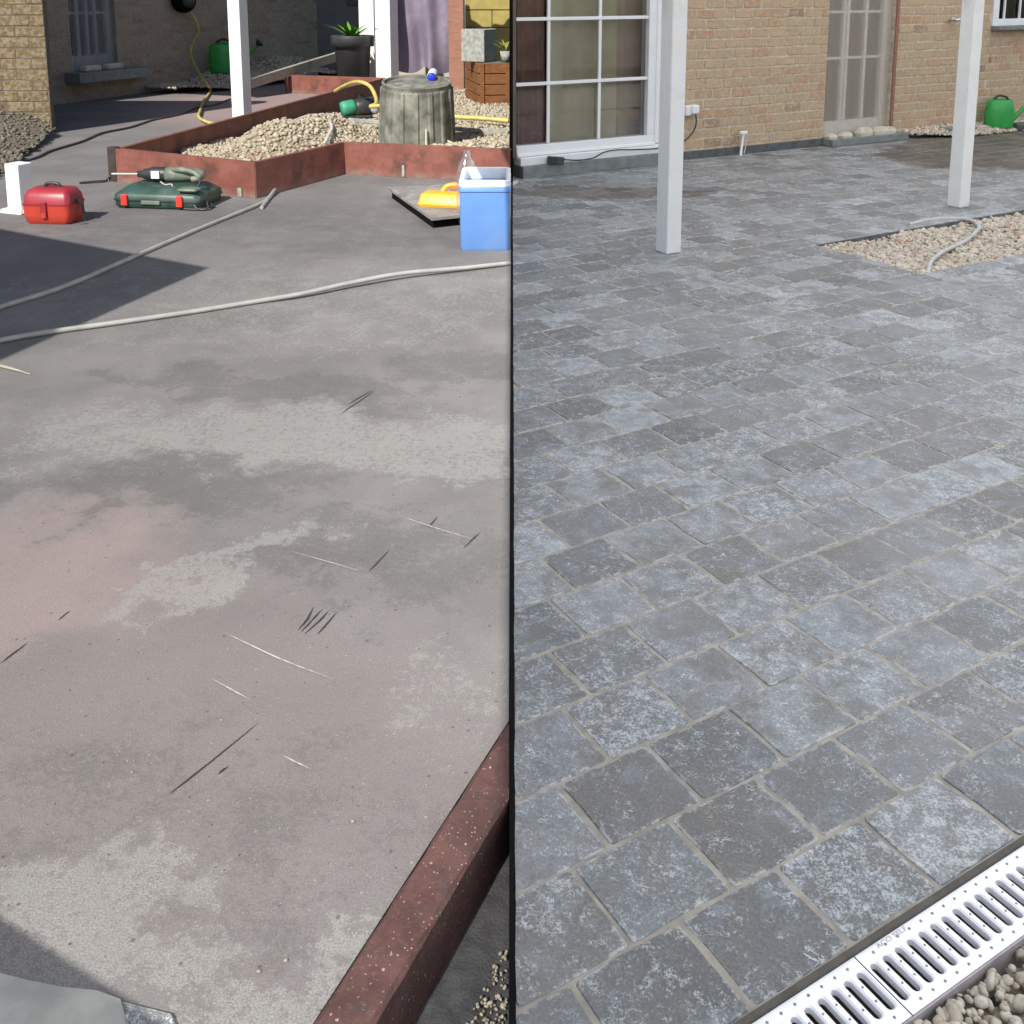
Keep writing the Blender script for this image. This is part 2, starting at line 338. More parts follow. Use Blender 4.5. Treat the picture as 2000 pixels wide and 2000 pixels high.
def mat_rust():
    k = NB('red_primed_steel'); p = k.obj()
    c = k.mix(k.ramp(k.noise(p, 6, 6, 0.65), 0.35, 0.65), (0.175, 0.060, 0.044), (0.245, 0.092, 0.068))
    c = k.mix(k.ramp(k.noise(p, 3.5, 6, 0.7), 0.52, 0.68, 0, 0.8), c, (0.085, 0.042, 0.034))
    c = k.mix(k.ramp(k.noise(k.mapv(p, 0, (1, 1, 4)), 22, 5, 0.7), 0.6, 0.72, 0, 0.5), c, (0.34, 0.19, 0.15))
    sp = k.n('ShaderNodeSeparateXYZ'); k.l(p, sp.inputs[0])
    c = k.mix(k.ma('MULTIPLY', k.ramp(sp.outputs[2], 0.0, 0.07, 1, 0), k.ramp(k.noise(p, 14, 5), 0.4, 0.6, 0.2, 0.8)), c, (0.23, 0.17, 0.145))   # cement dust at the foot
    k.bump(k.noise(p, 60, 4, 0.6), 0.15, 0.003); return k.fin(c, 0.62, 0, 0.4)
def mat_kerb():
    k = NB('red_speckled_kerb'); p = k.obj()
    c = k.mix(k.ramp(k.noise(p, 11, 5, 0.65), 0.35, 0.66), (0.066, 0.032, 0.029), (0.112, 0.054, 0.048))
    c = k.mix(k.ramp(k.noise(p, 34, 5, 0.75), 0.5, 0.66, 0, 0.75), c, (0.052, 0.042, 0.04))
    c = k.mix(k.ramp(k.noise(p, 120, 4, 0.75), 0.56, 0.7, 0, 0.6), c, (0.17, 0.085, 0.07))
    for sc, lo, sz in ((110, 0.78, 0.27), (210, 0.66, 0.30)):
        wv = k.vm('ADD', p, k.vm('MULTIPLY', k.noise(p, 300, 2, 0.6, 0, True), (0.003, 0.003, 0.003)))
        d = k.vor(wv, sc); sep = k.n('ShaderNodeSeparateColor'); k.l(k.vor(wv, sc, 'F1', 'Color'), sep.inputs[0])
        r_ = k.ma('MULTIPLY', k.ramp(sep.outputs[0], lo, 1.0), sz)
        c = k.mix(k.ma('MULTIPLY', k.ma('LESS_THAN', d, r_), 0.8), c, k.mix(k.ramp(sep.outputs[1], 0.35, 0.65), (0.26, 0.16, 0.085), (0.36, 0.30, 0.25)))
    k.bump(k.noise(p, 110, 4, 0.7), 0.5, 0.005); return k.fin(c, 0.75, 0, 0.3)
def mat_glass():
    k = NB('window_glass'); t = k.n('ShaderNodeBsdfTransparent'); t.inputs[0].default_value = (0.97, 0.98, 0.97, 1); g = k.n('ShaderNodeBsdfGlossy'); g.inputs['Roughness'].default_value = 0.02
    f = k.n('ShaderNodeFresnel'); f.inputs[0].default_value = 1.5; m = k.n('ShaderNodeMixShader'); k.l(k.ma('MULTIPLY', f.outputs[0], 1.5), m.inputs[0]); k.l(t.outputs[0], m.inputs[1]); k.l(g.outputs[0], m.inputs[2]); k.l(m.outputs[0], k.out.inputs[0]); return k.m
def mat_net(name, col, op):
    k = NB(name); t = k.n('ShaderNodeBsdfTransparent'); d = k.n('ShaderNodeBsdfDiffuse'); d.inputs[0].default_value = (*col, 1)
    tl = k.n('ShaderNodeBsdfTranslucent'); tl.inputs[0].default_value = (*col, 1); m0 = k.n('ShaderNodeMixShader'); m0.inputs[0].default_value = 0.35; k.l(d.outputs[0], m0.inputs[1]); k.l(tl.outputs[0], m0.inputs[2])
    m = k.n('ShaderNodeMixShader'); m.inputs[0].default_value = op; k.l(t.outputs[0], m.inputs[1]); k.l(m0.outputs[0], m.inputs[2]); k.l(m.outputs[0], k.out.inputs[0]); return k.m
def mat_cloth(name, col, c2):
    k = NB(name); p = k.obj(); c = k.mix(k.ramp(k.noise(p, 3.5, 5, 0.6), 0.4, 0.65), col, c2); k.bump(k.noise(p, 30, 4), 0.2, 0.004); return k.fin(c, 0.9, 0, 0.2)
def mat_wood(name, c0, c1, axis=(1, 1, 8), rough=0.75):
    k = NB(name); p = k.obj(); c = k.mix(k.ramp(k.noise(k.mapv(p, 0, axis), 9, 6, 0.65, 0.6), 0.35, 0.65), c0, c1); c = k.mix(k.ramp(k.noise(p, 5, 5), 0.55, 0.7, 0, 0.5), c, tuple(x * 0.6 for x in c0))
    k.bump(k.noise(k.mapv(p, 0, axis), 40, 4), 0.3, 0.004); return k.fin(c, rough, 0, 0.3)
def mat_roof():
    k = NB('milky_diffuser'); t = k.n('ShaderNodeBsdfTranslucent'); t.inputs[0].default_value = (0.95, 0.97, 1.0, 1); k.l(t.outputs[0], k.out.inputs[0]); return k.m
def mat_clear():
    k = NB('clear_plastic'); t = k.n('ShaderNodeBsdfTransparent'); t.inputs[0].default_value = (0.9, 0.92, 0.94, 1); g = k.n('ShaderNodeBsdfGlossy'); g.inputs['Roughness'].default_value = 0.15
    d = k.n('ShaderNodeBsdfDiffuse'); d.inputs[0].default_value = (0.75, 0.78, 0.82, 1); m0 = k.n('ShaderNodeMixShader'); m0.inputs[0].default_value = 0.3; k.l(g.outputs[0], m0.inputs[1]); k.l(d.outputs[0], m0.inputs[2])
    f = k.n('ShaderNodeLayerWeight'); f.inputs[0].default_value = 0.45; m = k.n('ShaderNodeMixShader'); k.l(k.ma('ADD', k.ma('MULTIPLY', f.outputs['Facing'], 0.6), 0.12), m.inputs[0]); k.l(t.outputs[0], m.inputs[1]); k.l(m0.outputs[0], m.inputs[2]); k.l(m.outputs[0], k.out.inputs[0]); return k.m
def mat_soil():
    k = NB('dark_soil'); p = k.pos(); c = k.mix(k.ramp(k.noise(p, 12, 6, 0.7), 0.35, 0.65), (0.10, 0.092, 0.08), (0.20, 0.185, 0.16)); k.bump(k.noise(p, 60, 6, 0.7), 0.8, 0.02); return k.fin(c, 0.95, 0, 0.2)
MT = dict(
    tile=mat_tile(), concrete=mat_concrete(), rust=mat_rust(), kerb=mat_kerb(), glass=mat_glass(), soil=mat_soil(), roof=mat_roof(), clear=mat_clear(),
    grout=plain('tile_grout', (0.34, 0.315, 0.268), 0.9, 0.25, 18, bump=0.4),
    gap=plain('wet_mortar_gap', (0.10, 0.088, 0.072), 0.8, 0.2, 20, bump=0.4),
    brickR=mat_brick('buff_brick', (0.50, 0.375, 0.24), (0.57, 0.415, 0.26), (0.52, 0.30, 0.185), (0.27, 0.17, 0.135)),
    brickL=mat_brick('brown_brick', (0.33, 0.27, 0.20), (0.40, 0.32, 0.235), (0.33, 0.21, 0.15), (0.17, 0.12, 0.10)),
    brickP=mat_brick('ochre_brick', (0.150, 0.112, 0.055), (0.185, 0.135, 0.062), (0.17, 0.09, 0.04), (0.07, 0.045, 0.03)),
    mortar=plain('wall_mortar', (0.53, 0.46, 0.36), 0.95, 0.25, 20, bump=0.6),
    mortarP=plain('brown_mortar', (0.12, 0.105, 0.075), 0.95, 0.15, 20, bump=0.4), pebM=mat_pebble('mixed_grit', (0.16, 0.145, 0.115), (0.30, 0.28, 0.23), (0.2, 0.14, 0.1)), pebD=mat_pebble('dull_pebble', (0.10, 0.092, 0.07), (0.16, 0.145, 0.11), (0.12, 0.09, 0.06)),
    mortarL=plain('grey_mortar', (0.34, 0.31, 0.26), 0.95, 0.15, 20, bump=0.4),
    pebR=mat_pebble('beige_pebble', (0.48, 0.42, 0.33), (0.66, 0.60, 0.50), (0.50, 0.30, 0.21)),
    pebN=mat_pebble('river_pebble', (0.40, 0.345, 0.255), (0.60, 0.55, 0.47), (0.46, 0.36, 0.27)),
    pebL=mat_pebble('cream_pebble', (0.33, 0.285, 0.205), (0.47, 0.42, 0.32), (0.30, 0.19, 0.13)),
    pebbase=plain('gravel_bedding', (0.24, 0.20, 0.145), 0.95, 0.3, 30, bump=0.6),
    white=plain('white_paint', (0.78, 0.78, 0.765), 0.45, 0.03, 6, bump=0.03, dirt=(0.62, 0.61, 0.58)),
    pvc=plain('white_pvc', (0.80, 0.81, 0.82), 0.3, 0.02, 8, bump=0.01),
    stone=plain('blue_stone', (0.19, 0.205, 0.205), 0.7, 0.15, 16, bump=0.25),
    plinth=plain('dark_plinth', (0.095, 0.10, 0.10), 0.8, 0.25, 18, bump=0.3),
    steelp=plain('zinc_steel', (0.93, 0.93, 0.95), 0.4, 0.03, 30, metal=0.1, bump=0.03),
    black=plain('black_rubber', (0.005, 0.005, 0.005), 0.8, 0.2, 20, spec=0.1),
    blackpl=plain('black_plastic', (0.03, 0.031, 0.033), 0.45, 0.2, 12, dirt=(0.10, 0.095, 0.085)),
    pot=plain('anthracite_plastic', (0.045, 0.047, 0.05), 0.5, 0.15, 8),
    tub=plain('cement_stained_plastic', (0.16, 0.162, 0.135), 0.85, 0.4, 9, bump=0.4, dirt=(0.31, 0.30, 0.25)),
    red=plain('red_plastic', (0.30, 0.022, 0.035), 0.38, 0.1, 9), redlow=plain('orange_red_plastic', (0.46, 0.05, 0.03), 0.38, 0.1, 9),
    green=plain('dark_green_plastic', (0.03, 0.068, 0.055), 0.45, 0.2, 9, dirt=(0.10, 0.12, 0.10)), drill=plain('grey_green_plastic', (0.135, 0.165, 0.125), 0.5, 0.2, 14, dirt=(0.26, 0.26, 0.22)),
    latch=plain('bright_red_plastic', (0.75, 0.05, 0.035), 0.4, 0.08, 9),
    steel=plain('bare_steel', (0.62, 0.61, 0.58), 0.35, 0.1, 30, metal=0.9),
    blue=plain('blue_plastic', (0.125, 0.27, 0.60), 0.45, 0.06, 5, dirt=(0.17, 0.29, 0.56)), liner=plain('white_liner', (0.80, 0.79, 0.76), 0.4, 0.04, 8),
    yellow=plain('yellow_plastic', (0.82, 0.40, 0.03), 0.42, 0.06, 12), yhose=plain('yellow_hose', (0.52, 0.43, 0.13), 0.5, 0.15, 12),
    ghose=plain('grey_hose', (0.46, 0.46, 0.435), 0.5, 0.1, 10, dirt=(0.34, 0.33, 0.30)), can=plain('green_can_plastic', (0.035, 0.33, 0.07), 0.4, 0.1, 9),
    pump=plain('green_pump', (0.04, 0.27, 0.16), 0.5, 0.2, 14), bluecap=plain('blue_cap', (0.02, 0.045, 0.55), 0.35, 0.05, 10), bottle=plain('white_bottle', (0.70, 0.74, 0.80), 0.4, 0.05, 10),
    cloth=mat_cloth('mauve_cloth', (0.20, 0.165, 0.225), (0.26, 0.22, 0.28)), curtA=mat_cloth('beige_curtain', (0.66, 0.57, 0.40), (0.74, 0.65, 0.48)), curtB=mat_cloth('taupe_curtain', (0.50, 0.37, 0.28), (0.60, 0.46, 0.36)), curtC=mat_cloth('maroon_curtain', (0.20, 0.065, 0.05), (0.33, 0.13, 0.09)),
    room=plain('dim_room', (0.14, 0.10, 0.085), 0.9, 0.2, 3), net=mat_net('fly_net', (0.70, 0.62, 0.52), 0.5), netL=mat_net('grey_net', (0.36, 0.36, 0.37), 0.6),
    planter=mat_wood('oiled_planter_wood', (0.16, 0.065, 0.025), (0.25, 0.11, 0.042)), redpost=mat_wood('red_stained_timber', (0.27, 0.13, 0.09), (0.34, 0.17, 0.12)), plank=mat_wood('weathered_plank', (0.28, 0.26, 0.21), (0.38, 0.36, 0.30)), board=mat_wood('stained_board', (0.19, 0.175, 0.16), (0.29, 0.275, 0.255)),
    chan=plain('grey_channel', (0.40, 0.35, 0.36), 0.6, 0.15, 20), letter=plain('stamped_letters', (0.52, 0.52, 0.54), 0.6, 0.1, 30), hoseL=plain('dusty_hose', (0.33, 0.33, 0.31), 0.5, 0.1, 10, dirt=(0.24, 0.235, 0.215)),
    shade_soil=plain('shade_dark_soil', (0.035, 0.035, 0.037), 0.95, 0.35, 30, bump=0.8),
    darkwood=plain('black_brown_timber', (0.045, 0.03, 0.026), 0.8, 0.3, 12, bump=0.3),  # very dark brown, for the end post of the steel edging
    ochre=plain('ochre_block', (0.36, 0.29, 0.085), 0.85, 0.12, 7, bump=0.3, dirt=(0.30, 0.26, 0.12)), plaster=plain('beige_plaster', (0.42, 0.39, 0.33), 0.9, 0.1, 6, bump=0.2), block=plain('concrete_block', (0.30, 0.31, 0.285), 0.9, 0.25, 25, bump=0.5),
    leaf=plain('strap_leaf', (0.10, 0.26, 0.03), 0.5, 0.25, 9), leafY=plain('yellow_green_leaf', (0.24, 0.27, 0.05), 0.5, 0.25, 9), groove=plain('saw_groove', (0.03, 0.028, 0.027), 0.9, 0.3, 40), scratch=plain('pale_scratch', (0.40, 0.375, 0.35), 0.9, 0.3, 60),
    greydoor=plain('grey_door', (0.10, 0.11, 0.12), 0.6, 0.1, 8), palestone=plain('pale_limestone', (0.58, 0.53, 0.42), 0.9, 0.12, 14, bump=0.4), mort=plain('dried_mortar', (0.42, 0.42, 0.375), 0.9, 0.2, 9, bump=0.3), timber=plain('roof_timber', (0.5, 0.5, 0.48), 0.7, 0.1, 8))

# ================================================================== THE SETTING
MB().add([(-60, -60, -.22), (60, -60, -.22), (60, 60, -.22), (-60, 60, -.22)], [(0, 1, 2, 3)]).build('ground', MT['soil'], kind='structure')
# ---- old concrete slab, left of the seam
K0 = G(625, 1990); K1 = G(973, 1450); kd = (K1 - K0).normalized(); Kb = K0 - kd * 3.6
slab = [(-.006, K1.y + .06), (-.006, 17.5), (-14, 17.5), (-14, -2.2), (Kb.x, -2.2), (Kb.x, Kb.y)]
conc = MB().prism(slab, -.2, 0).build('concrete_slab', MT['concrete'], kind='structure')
def groundline(pts, wd, name, mat, z=.0015):
    mb = MB(); P = [G(u, v) for u, v in pts]; L = []; Rr = []
    P = smooth_path(P, 3) if len(P) > 2 else [P[0] + (P[1] - P[0]) * t for t in np.linspace(0, 1, 7)]
    for i, p in enumerate(P):
        t = (P[min(i + 1, len(P) - 1)] - P[max(i - 1, 0)]).normalized(); s = Vector((-t.y, t.x, 0)); e = min(1, min(i, len(P) - 1 - i) / 2 + .12)
        ww = wd * e * random.uniform(.7, 1.25) / 2; j = s * random.uniform(-.15, .15) * wd
        L.append(p + s * ww + j); Rr.append(p - s * ww + j)
    vs = [(*q.xy, z) for q in L + Rr]; n = len(L)
    mb.add(vs, [(i, i + n, i + n + 1, i + 1) for i in range(n - 1)]); return mb.build(name, mat, conc)
for pts in ([(329, 1553), (410, 1490), (504, 1413)], [(582, 1232), (600, 1210), (612, 1186)], [(587, 1236), (630, 1190)], [(594, 1240), (622, 1215), (642, 1194)], [(620, 1240), (658, 1197)], [(721, 1117), (761, 1074)], [(905, 1072), (938, 1040)], [(836, 1031), (855, 1010)], [(0, 1297), (57, 1254)], [(113, 1212), (136, 1194)], [(667, 808), (731, 764)], [(680, 790), (728, 762)], [(426, 1513), (446, 1497)]):
    groundline(pts, .0042 if pts[0][1] > 900 else .006, 'saw_cut', MT['groove'])
for pts in ([(440, 1237), (540, 1285), (652, 1328)], [(414, 1327), (490, 1369)], [(552, 1477), (607, 1504)], [(777, 1007), (850, 1032), (927, 1055)], [(565, 1077), (640, 1098), (705, 1117)]):
    groundline(pts, .0026, 'scratch_mark', MT['scratch'], .002)
# ---- rest of mortar and a broken slate corner lying at the slab's near edge
mp = [G(*q) for q in ((-60, 1895), (0, 1907), (60, 1922), (120, 1934), (190, 1941), (235, 1958), (255, 2010), (240, 2090), (-60, 2090))]
MB().prism([p.xy for p in mp][::-1], .0, .006).build('mortar_patch', MT['mort'], label='pale grey patch of dried mortar at the bottom left of the concrete', cat='mortar')
tp = [G(*q) for q in ((238, 1962), (290, 1975), (335, 1986), (352, 2030), (262, 2070))]
ms = MB(); piece(ms, [tuple(p.xy) for p in tp][::-1], 0, .002, .006, (.4, .6, .3), .001, lambda x, y, z: (x, y, z), .007)
ms.build('slate_offcut', MT['tile'], label='blue grey slate offcut beside the mortar patch at bottom left', cat='tile')
# ---- slate paving, right of the seam
pav_o = AB(3.0, 2.0)
cx0, cy0 = pav_o
def loc_ab(a, b): return (a - 3.0, b - 2.0)
BED = (4.338, 3.347, 4.06)                      # gravel bed: from this a on, between these two b
seam_n = (dA.x, dB.x)                            # x = a*dA.x + b*dB.x
gb = MB()
def paveclip(p): return clip(p, seam_n[0], seam_n[1], .0055)
for rc in ([(-3, .897), (BED[0], .897), (BED[0], 6.8), (-3, 6.8)], [(BED[0], .897), (13, .897), (13, BED[1]), (BED[0], BED[1])], [(BED[0], BED[2]), (13, BED[2]), (13, 6.8), (BED[0], 6.8)]):
    gb.prism([loc_ab(*q) for q in paveclip(rc)], -.2, -.0016)
pav = gb.build('slate_paving', MT['grout'], loc=(cx0, cy0, 0), rot=AZ_R, kind='structure')
TA, TB = .198, .1655; tiles = []
ri = 0; b0 = .897
off = {0: .918, 1: .831, 2: .910, 3: .83, 4: 1.10, 5: 1.60, 6: 1.48, 7: 1.38}
while b0 < 6.72:
    b1 = min(b0 + TB * random.uniform(.995, 1.005), 6.73); o = off.get(ri, (.03 if ri % 2 else .125) + random.uniform(-.015, .015)) % TA
    a = o - TA * 20
    while a < 12.2:
        a1 = a + TA; j = .0047
        q = [(a + j, b0 + j * .8), (a1 - j, b0 + j * .8), (a1 - j, b1 - j * .8), (a + j, b1 - j * .8)]
        parts = [q]
        if a1 > BED[0] and b1 > BED[1] and b0 < BED[2]:
            parts = [clip(q, -1, 0, -(BED[0] - .001))]
            rr = clip(q, 1, 0, BED[0] + .001)
            if rr: parts += [clip(rr, 0, -1, -(BED[1] - .002)), clip(rr, 0, 1, BED[2] + .002)]
        for pc in parts:
            pc = paveclip(pc) if pc else pc
            if pc and len(pc) > 2 and area(pc) > .0006:
                m = [sum(p[0] for p in pc) / len(pc), sum(p[1] for p in pc) / len(pc)]; wx, wy = AB(*m)
                if 0 < wx < .52 * wy + 1.3 and wy > .5: tiles.append((math.hypot(wx, wy), pc, wx > .5 * wy + .12 or wy < 1.05))
        a = a1
    b0 = b1; ri += 1
tiles.sort(key=lambda t: t[0] + (50 if t[2] else 0))
far = MB()
for i, (d, pc, outside) in enumerate(tiles):
    rn = (random.random(), min(1, max(0, random.gauss(.5, .28))), random.random())
    pc = [loc_ab(*p) for p in pc]; tp = random.uniform(-.0008, .0014)
    if i < 300:
        cx = sum(p[0] for p in pc) / len(pc); cy = sum(p[1] for p in pc) / len(pc); mb = MB()
        piece(mb, [(p[0] - cx, p[1] - cy) for p in pc], .012, .0014, .010, rn, .0034, lambda x, y, z: (x, y, z), tp)
        mb.build('tile', MT['tile'], pav, loc=(cx, cy, 0))
    else: piece(far, pc, .012, .0014, .010, rn, .0034, lambda x, y, z: (x, y, z), tp)
far.build('tile_field', MT['tile'], pav, kind='stuff')
# ---- black dividing line between the two sides, built as an added strip and upright
MB().box((0, 3.25, -.098), (.009, 8.8, .204)).build('dividing_strip', MT['black'], label='thin black dividing strip added between the concrete and the slate paving', cat='edging')
MB().box((-.006, 7.66, 1.35), (.026, .03, 2.7)).build('divider_upright', MT['black'], label='slim black dividing upright added at the left end of the house with the white window', cat='post')

# ---- red kerb along the slab's edge
def along(o, d, n, t, s, z): return (o.x + d.x * t + n.x * s, o.y + d.y * t + n.y * s, z)
kn = Vector((kd.y, -kd.x, 0))
kr = thing('kerb', 'dark red speckled kerb along the concrete edge at bottom centre', 'kerb', (K0.x, K0.y, 0))
L1 = (K1 - K0).length
for (t0, t1, wd, sh) in ((-3.4, L1 + .4, .078, .0),):
    rings = [[] for _ in range(6)]; prof = [(sh, -.24), (sh, .006), (sh + .008, .0135), (sh + wd - .006, .0135), (sh + wd, .006), (sh + wd + .004, -.24)]
    n_ = max(4, int((t1 - t0) / .04)); rings = []
    for t in np.linspace(t0, t1, n_):
        row = []
        for s_, z_ in prof:
            tl = t; q_ = kd * tl + kn * (s_ + random.uniform(-.0012, .0012))
            lim = -.0052 - K0.x
            if q_.x > lim: q_ = q_ - kd * ((q_.x - lim) / kd.x)       # cut flush at the black strip
            row.append(Vector((q_.x, q_.y, z_ + random.uniform(-.0008, .0008))))
        rings.append(row)
    MB().loft(rings).build('kerb_stone', MT['kerb'], kr)
tf = [(Kb.x + .05, Kb.y), (-.0048, Kb.y), (-.0048, K1.y + .1), (K1.x - .05, K1.y + .1)]
MB().prism(tf, -.2, -.095).build('trench_floor', MT['shade_soil'], kind='structure')  # near-black colour stands in for the kerb's wide shadow
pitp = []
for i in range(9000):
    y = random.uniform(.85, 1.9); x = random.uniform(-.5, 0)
    if x > K0.x + kd.x / kd.y * (y - K0.y) + .165 and x < -.008: pitp.append((x, y, -.093 + random.uniform(0, .008)))  # gravel left out where the trench colour stands for shadow
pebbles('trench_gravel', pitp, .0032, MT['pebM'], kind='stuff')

# ---- brick walls
def bricks(root, mapf, regions, course, L, mat, zmax, key, limit=300, J=.012):
    out = []; r = 0; z = regions[0][2] if False else 0.0
    z0 = min(q[2] for q in regions)
    z = z0
    while z < zmax:
        o = (0 if r % 2 else L / 2) + random.uniform(-.012, .012)
        for (a0, a1, ra, rb) in regions:
            if z + course * .6 < ra or z + course * .5 > rb: continue
            a = a0 - ((a0 - o) % L)
            while a < a1:
                p0, p1 = max(a + J / 2, a0 + .002), min(a + L - J / 2, a1 - .002)
                if p1 - p0 > .03: out.append([(p0, z + J / 2), (p1, z + J / 2), (p1, z + course - J / 2), (p0, z + course - J / 2)])
                a += L
        z += course; r += 1
    out.sort(key=lambda q: key(q)); far = MB()
    for i, q in enumerate(out):
        rn = (random.random(), random.random(), random.random()); pr = .004 + random.uniform(-.0015, .002)
        if i < limit:
            cx, cz = (q[0][0] + q[2][0]) / 2, (q[0][1] + q[2][1]) / 2; mb = MB()
            piece(mb, [(p[0] - cx, p[1] - cz) for p in q], .003, .0025, 0, rn, .006, lambda x, y, z: (x, -z, y), pr)
            mb.build('brick', mat, root, loc=mapf(cx, cz)[0:3], rot=mapf.rot if hasattr(mapf, 'rot') else None)
        else: piece(far, q, .003, .0025, 0, rn, .006, lambda x, y, z: tuple(np.array(mapf(x, y)) + np.array((0, -z, 0))), pr)
    if far.v: far.build('brick_field', mat, root, kind='stuff')
# right-hand house: local x = a - 5, local y = b - 6.745 (into the house)
HO = AB(5, 6.745)
house = thing('brick_house', 'buff brick house wall with white window, door and slate paving in front', 'house', (HO[0], HO[1], 0), AZ_R)
WX0, WX1 = 3.99 - 5, 5.345 - 5; DX0, DX1 = 7.245 - 5, 8.12 - 5; VX0 = 9.54 - 5
regs = [(WX1, DX0, 0.0, 1.75), (DX1, VX0, 0.0, 1.75), (VX0, 7.6, 0.0, 1.0)]
wl = MB()
for (x0, x1, z0, z1) in ((WX1, DX0, 0, 2.6), (DX1, VX0, 0, 2.6), (VX0, 7.6, 0, 1.0), (WX0 + .01, WX1, 2.25, 2.6), (DX0, DX1, 2.15, 2.6), (VX0, 7.6, 2.1, 2.6), (DX0, DX1, -.05, .058)):
    wl.box(((x0 + x1) / 2, .115, (z0 + z1) / 2), (x1 - x0, .23, z1 - z0))
wl.build('wall', MT['mortar'], house)
bricks(house, lambda a, z: (a, 0, z), regs, .083, .205, MT['brickR'], 1.7, lambda q: q[0][0] * .6 + max(0, q[0][1] - 1.25) * 20)
# room behind the openings (its left side follows the end of the house)
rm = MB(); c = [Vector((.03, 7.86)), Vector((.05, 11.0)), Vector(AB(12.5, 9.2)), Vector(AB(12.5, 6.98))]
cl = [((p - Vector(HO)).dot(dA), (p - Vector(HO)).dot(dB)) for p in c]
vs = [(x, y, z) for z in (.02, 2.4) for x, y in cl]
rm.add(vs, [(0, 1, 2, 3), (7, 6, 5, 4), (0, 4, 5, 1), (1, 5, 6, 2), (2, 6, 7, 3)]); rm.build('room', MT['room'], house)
# plinth and thresholds
pl = MB(); pl.box(((WX1 + DX0) / 2 + .02, -.011, .034), (DX0 - WX1 - .06, .022, .068)); pl.build('plinth', MT['plinth'], house, bevel=.002)
MB().box(((WX0 + WX1) / 2, -.03, .046), (WX1 - WX0 - .002, .16, .092)).build('threshold', MT['stone'], house, bevel=.004)
MB().box(((DX0 + DX1) / 2 + .05, -.04, .033), (DX1 - DX0 + .14, .2, .062)).build('threshold', MT['stone'], house, bevel=.005)
# big white window
wn = MB(); wn.box(((WX0 + WX1) / 2, -.02, .122), (WX1 - WX0, .11, .06)); wn.build('window_sill', MT['pvc'], house, bevel=.004)
fr = MB()
for (x0, x1, z0, z1, y, t) in ((WX0, WX1, .153, .236, .03, .1), (WX1 - .128, WX1 - .002, .236, 2.24, .03, .1), (WX0, WX1 - .128, 2.14, 2.24, .03, .1)):
    fr.box(((x0 + x1) / 2, y, (z0 + z1) / 2), (x1 - x0, t, z1 - z0))
MB().box((3.974 - 5, .0, 1.2), (.03, .01, 2.1)).build('wall_end', MT['room'], house)
wfr = fr.build('window', MT['pvc'], house, bevel=.004)
fr = MB(); fr.box((WX1 - .03, -.024, 1.2), (.05, .012, 2.1)); fr.box(((WX0 + WX1) / 2, -.024, .166), (WX1 - WX0 - .01, .012, .022)); fr.build('casing', MT['pvc'], wfr, bevel=.003)
GX1 = WX1 - .128; mt = [4.279 - 5, 4.752 - 5]; mz = [.70, 1.185, 1.66]
for x in mt: MB().box((x, .004, 1.19), (.026, .016, 1.9)).build('glazing_bar', MT['pvc'], wfr, bevel=.003)
for z in mz: MB().box(((WX0 + GX1) / 2, .0, z), (GX1 - WX0, .02, .026)).build('glazing_bar', MT['pvc'], wfr, bevel=.003)
xs = [WX0] + mt + [GX1]; zs = [.236] + mz + [2.14]
for i in range(3):
    for j in range(4): MB().box(((xs[i] + xs[i + 1]) / 2, .03, (zs[j] + zs[j + 1]) / 2), (xs[i + 1] - xs[i], .006, zs[j + 1] - zs[j])).build('pane', MT['glass'], wfr)
def drape(x0, x1, z0, z1, y, amp, n, name, mat, parent, tie=0.0, seed=0):
    rr = random.Random(seed); cols = n * 6; rows = 14; vs = []; ph = [rr.uniform(0, 6.28) for _ in range(4)]
    for j in range(rows + 1):
        t = j / rows
        for i in range(cols + 1):
            s = i / cols; x = x0 + (x1 - x0) * s; x = x + (x1 - x0) * tie * math.sin(math.pi * t) * (s) * -1
            yy = y + amp * (math.sin(s * n * 6.28 + ph[0] + .5 * math.sin(3 * t + ph[1])) + .4 * math.sin(s * n * 2.3 * 6.28 + ph[2]))
            vs.append((x, yy, z0 + (z1 - z0) * t))
    w_ = cols + 1; return MB().add(vs, [(j * w_ + i, j * w_ + i + 1, (j + 1) * w_ + i + 1, (j + 1) * w_ + i) for j in range(rows) for i in range(cols)], True).build(name, mat, parent)
drape(WX0 + .12, 4.36 - 5, .03, 2.3, .17, .018, 4, 'curtain', MT['curtC'], house, seed=1)
drape(4.36 - 5, 5.0 - 5, .03, 2.3, .12, .02, 3, 'curtain', MT['curtA'], house, seed=2)
drape(4.95 - 5, 5.4 - 5, .03, 2.3, .18, .018, 2, 'curtain', MT['curtB'], house, seed=3)
# narrow door behind a fly net
dr = MB()
for (x0, x1, z0, z1) in ((DX0, DX0 + .06, .06, 2.15), (DX1 - .06, DX1, .06, 2.15), (DX0 + .06, DX1 - .06, .062, .2)): dr.box(((x0 + x1) / 2, .12, (z0 + z1) / 2), (x1 - x0, .07, z1 - z0))
dro = dr.build('door', MT['pvc'], house, bevel=.003)
for x in (DX0 + .31, DX0 + .36, DX0 + .6): MB().box((x, .12, 1.2), (.035, .05, 1.99)).build('door_stile', MT['pvc'], dro, bevel=.003)
for z in (.78, 1.2, 1.66): MB().box(((DX0 + DX1) / 2, .118, z), (DX1 - DX0 - .13, .035, .024)).build('glazing_bar', MT['pvc'], dro, bevel=.003)
MB().box(((DX0 + DX1) / 2, .13, 1.2), (DX1 - DX0 - .12, .006, 1.98)).build('pane', MT['glass'], dro)
drape(DX0 + .05, DX0 + .29, .21, 2.1, .2, .012, 3, 'door_curtain', MT['curtA'], dro, seed=5); drape(DX0 + .4, DX1 - .06, .21, 2.1, .22, .012, 4, 'door_curtain', MT['curtA'], dro, seed=6)
drape(DX0 + .01, DX1 - .01, .07, 2.1, .02, .012, 7, 'fly_net', MT['net'], house, seed=4)
